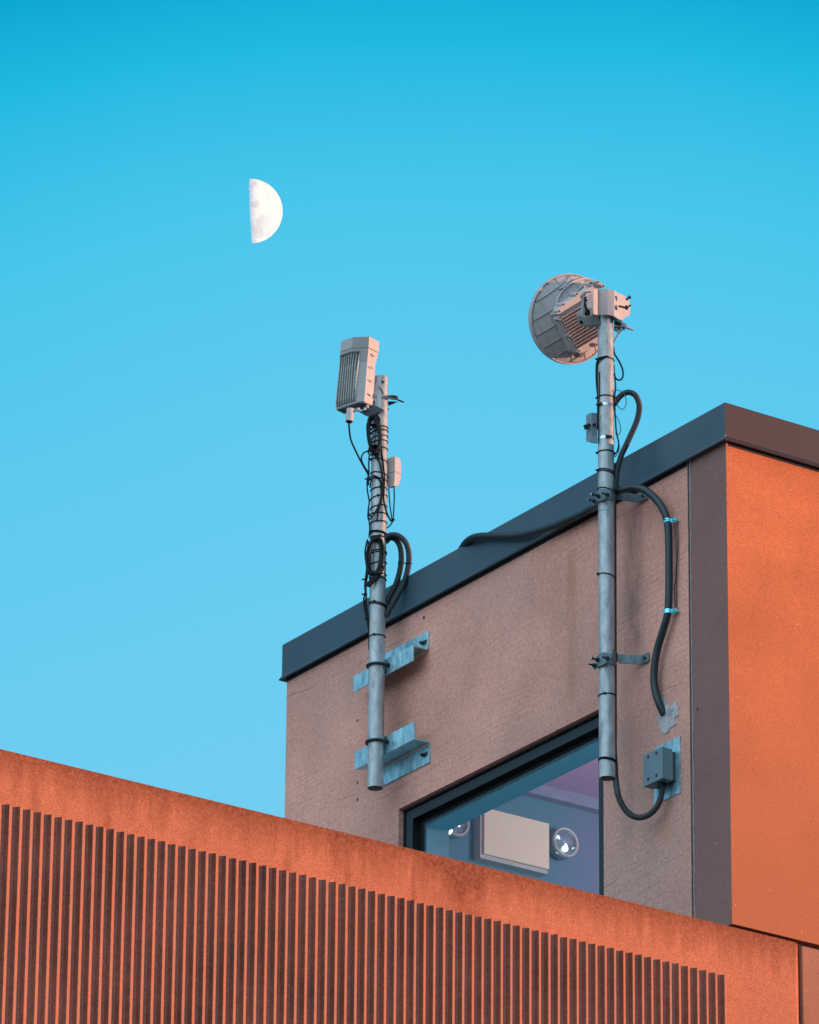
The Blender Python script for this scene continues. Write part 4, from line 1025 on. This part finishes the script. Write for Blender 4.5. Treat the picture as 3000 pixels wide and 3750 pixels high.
# ------------------------------------------------------------------ things inside the room
z8 = Z(1400, 2600, 1.9167)
YB = YF - .05
def onYb(x, y, dy=0.): return onY(*z8(x, y), YB - dy)
BD = thing('wall_display', 'large cream rectangular display panel seen through the window', 'display panel', onYb(940, 930))
a, b = onYb(718, 712, .012), onYb(1172, 1115, .012); tl = onYb(770, 697, .012); br = onYb(1172, 800, .012)
x0, x1 = a.x, b.x; z1_ = (onYb(770, 697, .012).z+br.z)/2; z0_ = (onYb(718, 1012, .012).z + onYb(1172, 1115, .012).z)/2
bm = BM(); box(bm, (x0, YB-.012, z0_), (x1, YB-.002, z1_)); bevel(bm, .004, 2); obj('display_front', bm, 'board', BD)
bm = BM(); box(bm, (x0-.012, YB-.001, z0_-.018), (x1-.0, YB+.045, z1_-.004)); obj('display_case', bm, 'board_side', BD)
for (cx, cy, lb, nm) in ((2068, 3087, 'round glass wall lamp seen through the window, right of the cream display', 0), (1668, 3010, 'round glass wall lamp at the left end of the window, partly hidden by the reveal', 1)):
    c = onY(cx, cy, YB-.01); LM = thing('wall_lamp', lb, 'wall lamp', c, 'round lamps on the room wall')
    rL = .064
    bm = BM(); sec = []
    for rr, yy in ((rL, 0), (rL, -.010), (rL-.003, -.014), (rL-.010, -.012), (rL-.011, 0)):
        sec.append([c + Vector((math.cos(t)*rr, yy, math.sin(t)*rr)) for t in [2*math.pi*k/48 for k in range(48)]])
    loft(bm, sec, cap=False); obj('lamp_ring', bm, 'lampring', LM, True)
    bm = BM(); cyl(bm, c+Vector((0, .03, 0)), c+Vector((0, .004, 0)), rL-.001, seg=40); obj('lamp_housing', bm, simple('steel blue lamp back', (.2, .32, .40), .35, .3), LM)
    bm = BM(); rows = []
    for i in range(1, 8):
        t = math.pi/2*i/7; rows.append([c + Vector((math.cos(q)*math.sin(t)*(rL-.012), -math.cos(t)*.03+.0, math.sin(q)*math.sin(t)*(rL-.012))) for q in [2*math.pi*k/32 for k in range(32)]])
    loft(bm, rows, cap=True)
    gm = bpy.data.materials.get('lamp glass')
    if not gm:
        gm = bpy.data.materials.new('lamp glass'); gm.use_nodes = True; nt = gm.node_tree; nt.nodes.clear(); o_ = N(nt, 'ShaderNodeOutputMaterial'); mx = N(nt, 'ShaderNodeMixShader'); mx.inputs[0].default_value = .2
        t_ = N(nt, 'ShaderNodeBsdfTransparent'); g_ = N(nt, 'ShaderNodeBsdfGlossy'); g_.inputs['Roughness'].default_value = .05; g_.inputs[0].default_value = (.9, .95, 1, 1)
        nt.links.new(t_.outputs[0], mx.inputs[1]); nt.links.new(g_.outputs[0], mx.inputs[2]); nt.links.new(mx.outputs[0], o_.inputs[0])
    obj('lamp_glass', bm, gm, LM, True)
    bp = onY(cx+(2 if nm == 0 else -20), cy+(21 if nm == 0 else 12), YB-.014) if nm == 0 else onY(1646, 3044, YB-.014)
    bm = BM(); bmesh.ops.create_uvsphere(bm, u_segments=16, v_segments=10, radius=.013); bmesh.ops.translate(bm, verts=bm.verts, vec=bp); obj('bulb', bm, 'bulb', LM, True)
    if nm == 0:
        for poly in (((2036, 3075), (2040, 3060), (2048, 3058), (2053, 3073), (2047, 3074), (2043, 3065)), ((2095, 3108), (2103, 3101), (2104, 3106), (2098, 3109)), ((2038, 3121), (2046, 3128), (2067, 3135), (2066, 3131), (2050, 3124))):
            bm = BM(); prism(bm, [onY(x, y, YB-.012) for x, y in poly], Vector((0, .003, 0))); obj('painted_lamp_glint', bm, emis('painted glint', (.9, .93, .95), 1.2), LM)  # glowing slivers painted as glints on the lamp glass
# unseen point light, added to brighten the room
ld = bpy.data.lights.new('room_fill_light', 'POINT'); ld.energy = 66; ld.color = (1.0, .94, .86); ld.shadow_soft_size = .3
lo = bpy.data.objects.new('room_fill_light', ld); C.objects.link(lo); lo.location = (1.6, 1.2, cz-.5)

# ------------------------------------------------------------------ moon
SUN_AZ = R(91.0); SUN_EL = R(2.6)
hR = Vector((RIGHT.x, RIGHT.y, 0)).normalized(); hF = Vector((FWD.x, FWD.y, 0)).normalized()
SUN = (hR*math.sin(SUN_AZ) + hF*math.cos(SUN_AZ))*math.cos(SUN_EL) + Vector((0, 0, math.sin(SUN_EL)))
MD = 9000.0
mc = atD(917, 773, MD); mr = 118.5*MD/FPX
bm = BM(); bmesh.ops.create_uvsphere(bm, u_segments=96, v_segments=64, radius=1.0)
# the lit half only (the dark half is lost in the blue of the sky)
wx = SUN.normalized(); wy = wx.cross(FWD).normalized(); wz = wx.cross(wy)
RM = Matrix((wy, wz, wx)).transposed()
geo = [v for v in bm.verts]
bmesh.ops.bisect_plane(bm, geom=bm.verts[:]+bm.edges[:]+bm.faces[:], dist=1e-5, plane_co=(0, 0, -.05), plane_no=(0, 0, -1), clear_outer=True)
for v in bm.verts:
    v.co = RM @ (v.co*mr) + mc
m = bpy.data.materials.new('self lit moon'); m.use_nodes = True; nt = m.node_tree; nt.nodes.clear()
o_ = N(nt, 'ShaderNodeOutputMaterial'); add = N(nt, 'ShaderNodeAddShader'); tr = N(nt, 'ShaderNodeBsdfTransparent'); em = N(nt, 'ShaderNodeEmission')
mp = N(nt, 'ShaderNodeMapping'); mp.inputs['Location'].default_value = tuple(-mc/mr); mp.inputs['Scale'].default_value = (1/mr,)*3
nt.links.new(objc(nt), mp.inputs[0]); mv = mp.outputs[0]
mare = ramp(nt, noise(nt, mv, 1.9, 5, .6), [(.47, 0.), (.56, 1.)])
dn = N(nt, 'ShaderNodeVectorMath'); dn.operation = 'DOT_PRODUCT'; nt.links.new(mv, dn.inputs[0]); dn.inputs[1].default_value = tuple(wx)
cr = noise(nt, mv, 11, 5, .75)
edge = math_(nt, 'ADD', dn.outputs['Value'], math_(nt, 'MULTIPLY', math_(nt, 'SUBTRACT', cr, .5), .28))
lit = ramp(nt, edge, [(.0, .80), (.16, .92), (.4, 1.)])
colm = mix(nt, (1.0, .955, .90), (.74, .66, .71), math_(nt, 'MULTIPLY', mare, ramp(nt, dn.outputs['Value'], [(.1, .9), (.75, .0)])))
colm = mix(nt, colm, (.62, .68, .85), ramp(nt, edge, [(.02, .75), (.22, 0.)]))
colm = mix(nt, colm, lit, 1.0, 'MULTIPLY')
nt.links.new(colm, em.inputs[0]); em.inputs[1].default_value = 1.05  # moon glows by itself, its sunlit falloff is painted by the ramps
mxs = N(nt, 'ShaderNodeMixShader'); rag = math_(nt, 'ADD', dn.outputs['Value'], math_(nt, 'MULTIPLY', math_(nt, 'SUBTRACT', noise(nt, mv, 15, 4, .8), .5), .16))
nt.links.new(ramp(nt, rag, [(-.0, 0.), (.035, 1.)]), mxs.inputs[0])
nt.links.new(tr.outputs[0], mxs.inputs[1]); nt.links.new(em.outputs[0], mxs.inputs[2]); nt.links.new(mxs.outputs[0], o_.inputs[0])
mo = obj('moon', bm, m, None, True); tag(mo, 'half lit white moon in the blue sky above the masts', 'moon')

# ------------------------------------------------------------------ light
LOBE = (1.12, 1.62, 1.94)
sd = bpy.data.lights.new('sun', 'SUN'); sd.energy = 5.0; sd.angle = R(.53); sd.color = (1.0, .56, .39)
so = bpy.data.objects.new('sun', sd); C.objects.link(so); so.rotation_euler = SUN.to_track_quat('Z', 'Y').to_euler()
w = bpy.data.worlds.new('World'); S.world = w; w.use_nodes = True; nt = w.node_tree; nt.nodes.clear()
out = N(nt, 'ShaderNodeOutputWorld'); bg = N(nt, 'ShaderNodeBackground')
sky = N(nt, 'ShaderNodeTexSky'); sky.sky_type = 'NISHITA'; sky.sun_disc = False; sky.sun_elevation = SUN_EL
sky.sun_rotation = math.atan2(SUN.x, SUN.y)
sky.air_density = 1.0; sky.dust_density = .6; sky.ozone_density = 2.0
tc = N(nt, 'ShaderNodeTexCoord'); nv = N(nt, 'ShaderNodeVectorMath'); nv.operation = 'NORMALIZE'; nt.links.new(tc.outputs['Generated'], nv.inputs[0])
s = xyz(nt, nv.outputs[0])
dv = N(nt, 'ShaderNodeVectorMath'); dv.operation = 'DOT_PRODUCT'; nt.links.new(nv.outputs[0], dv.inputs[0])
cdir = ray(1750, 2000).normalized(); dv.inputs[1].default_value = tuple(cdir)
haze = noise(nt, nv.outputs[0], 9, 3, .5)
zz = math_(nt, 'ADD', s[2], math_(nt, 'MULTIPLY', math_(nt, 'SUBTRACT', 1.0, dv.outputs['Value']), 5.0))
zz = math_(nt, 'ADD', zz, math_(nt, 'MULTIPLY', math_(nt, 'SUBTRACT', haze, .5), .022))
def lin(c): return tuple(((x/255)/12.92 if x/255 <= .04045 else ((x/255+.055)/1.055)**2.4) for x in c)
zr = lambda py: ray(1750, py).normalized().z
stops = [(0.0, (.75, .50, .42)), (.12, (.48, .62, .75)), (zr(3300), lin((124, 212, 246))), (zr(2000), lin((106, 209, 247))), (zr(1200), lin((93, 206, 245))), (zr(600)+.006, lin((74, 202, 241))), (zr(0)+.012, lin((34, 190, 231))), (zr(0)+.036, lin((0, 166, 210))), (.66, lin((0, 140, 180))), (1., (.06, .20, .33))]
grad = ramp(nt, zz, stops)
gain = N(nt, 'ShaderNodeVectorMath'); gain.operation = 'SCALE'; nt.links.new(sky.outputs[0], gain.inputs[0]); gain.inputs['Scale'].default_value = .05
# a small share of the physical sky under the graded gradient
skyc = mix(nt, grad, gain.outputs[0], .06)
# bright lobe added to the sky behind and left of the camera as fill light
lb = N(nt, 'ShaderNodeVectorMath'); lb.operation = 'DOT_PRODUCT'; nt.links.new(nv.outputs[0], lb.inputs[0]); lb.inputs[1].default_value = (-.76, -.22, .60)
lobe = ramp(nt, lb.outputs['Value'], [(.42, 0.), (.9, 1.)])
skyc = mix(nt, skyc, LOBE, lobe)
nt.links.new(skyc, bg.inputs[0]); bg.inputs[1].default_value = 1.0
nt.links.new(bg.outputs[0], out.inputs[0])

S.view_settings.view_transform = 'Standard'; S.view_settings.look = 'None'; S.view_settings.exposure = 0; S.view_settings.gamma = 1
S.render.engine = 'CYCLES'; S.cycles.max_bounces = 8; S.cycles.transparent_max_bounces = 12
try: S.cycles.use_denoising = True
except Exception: pass
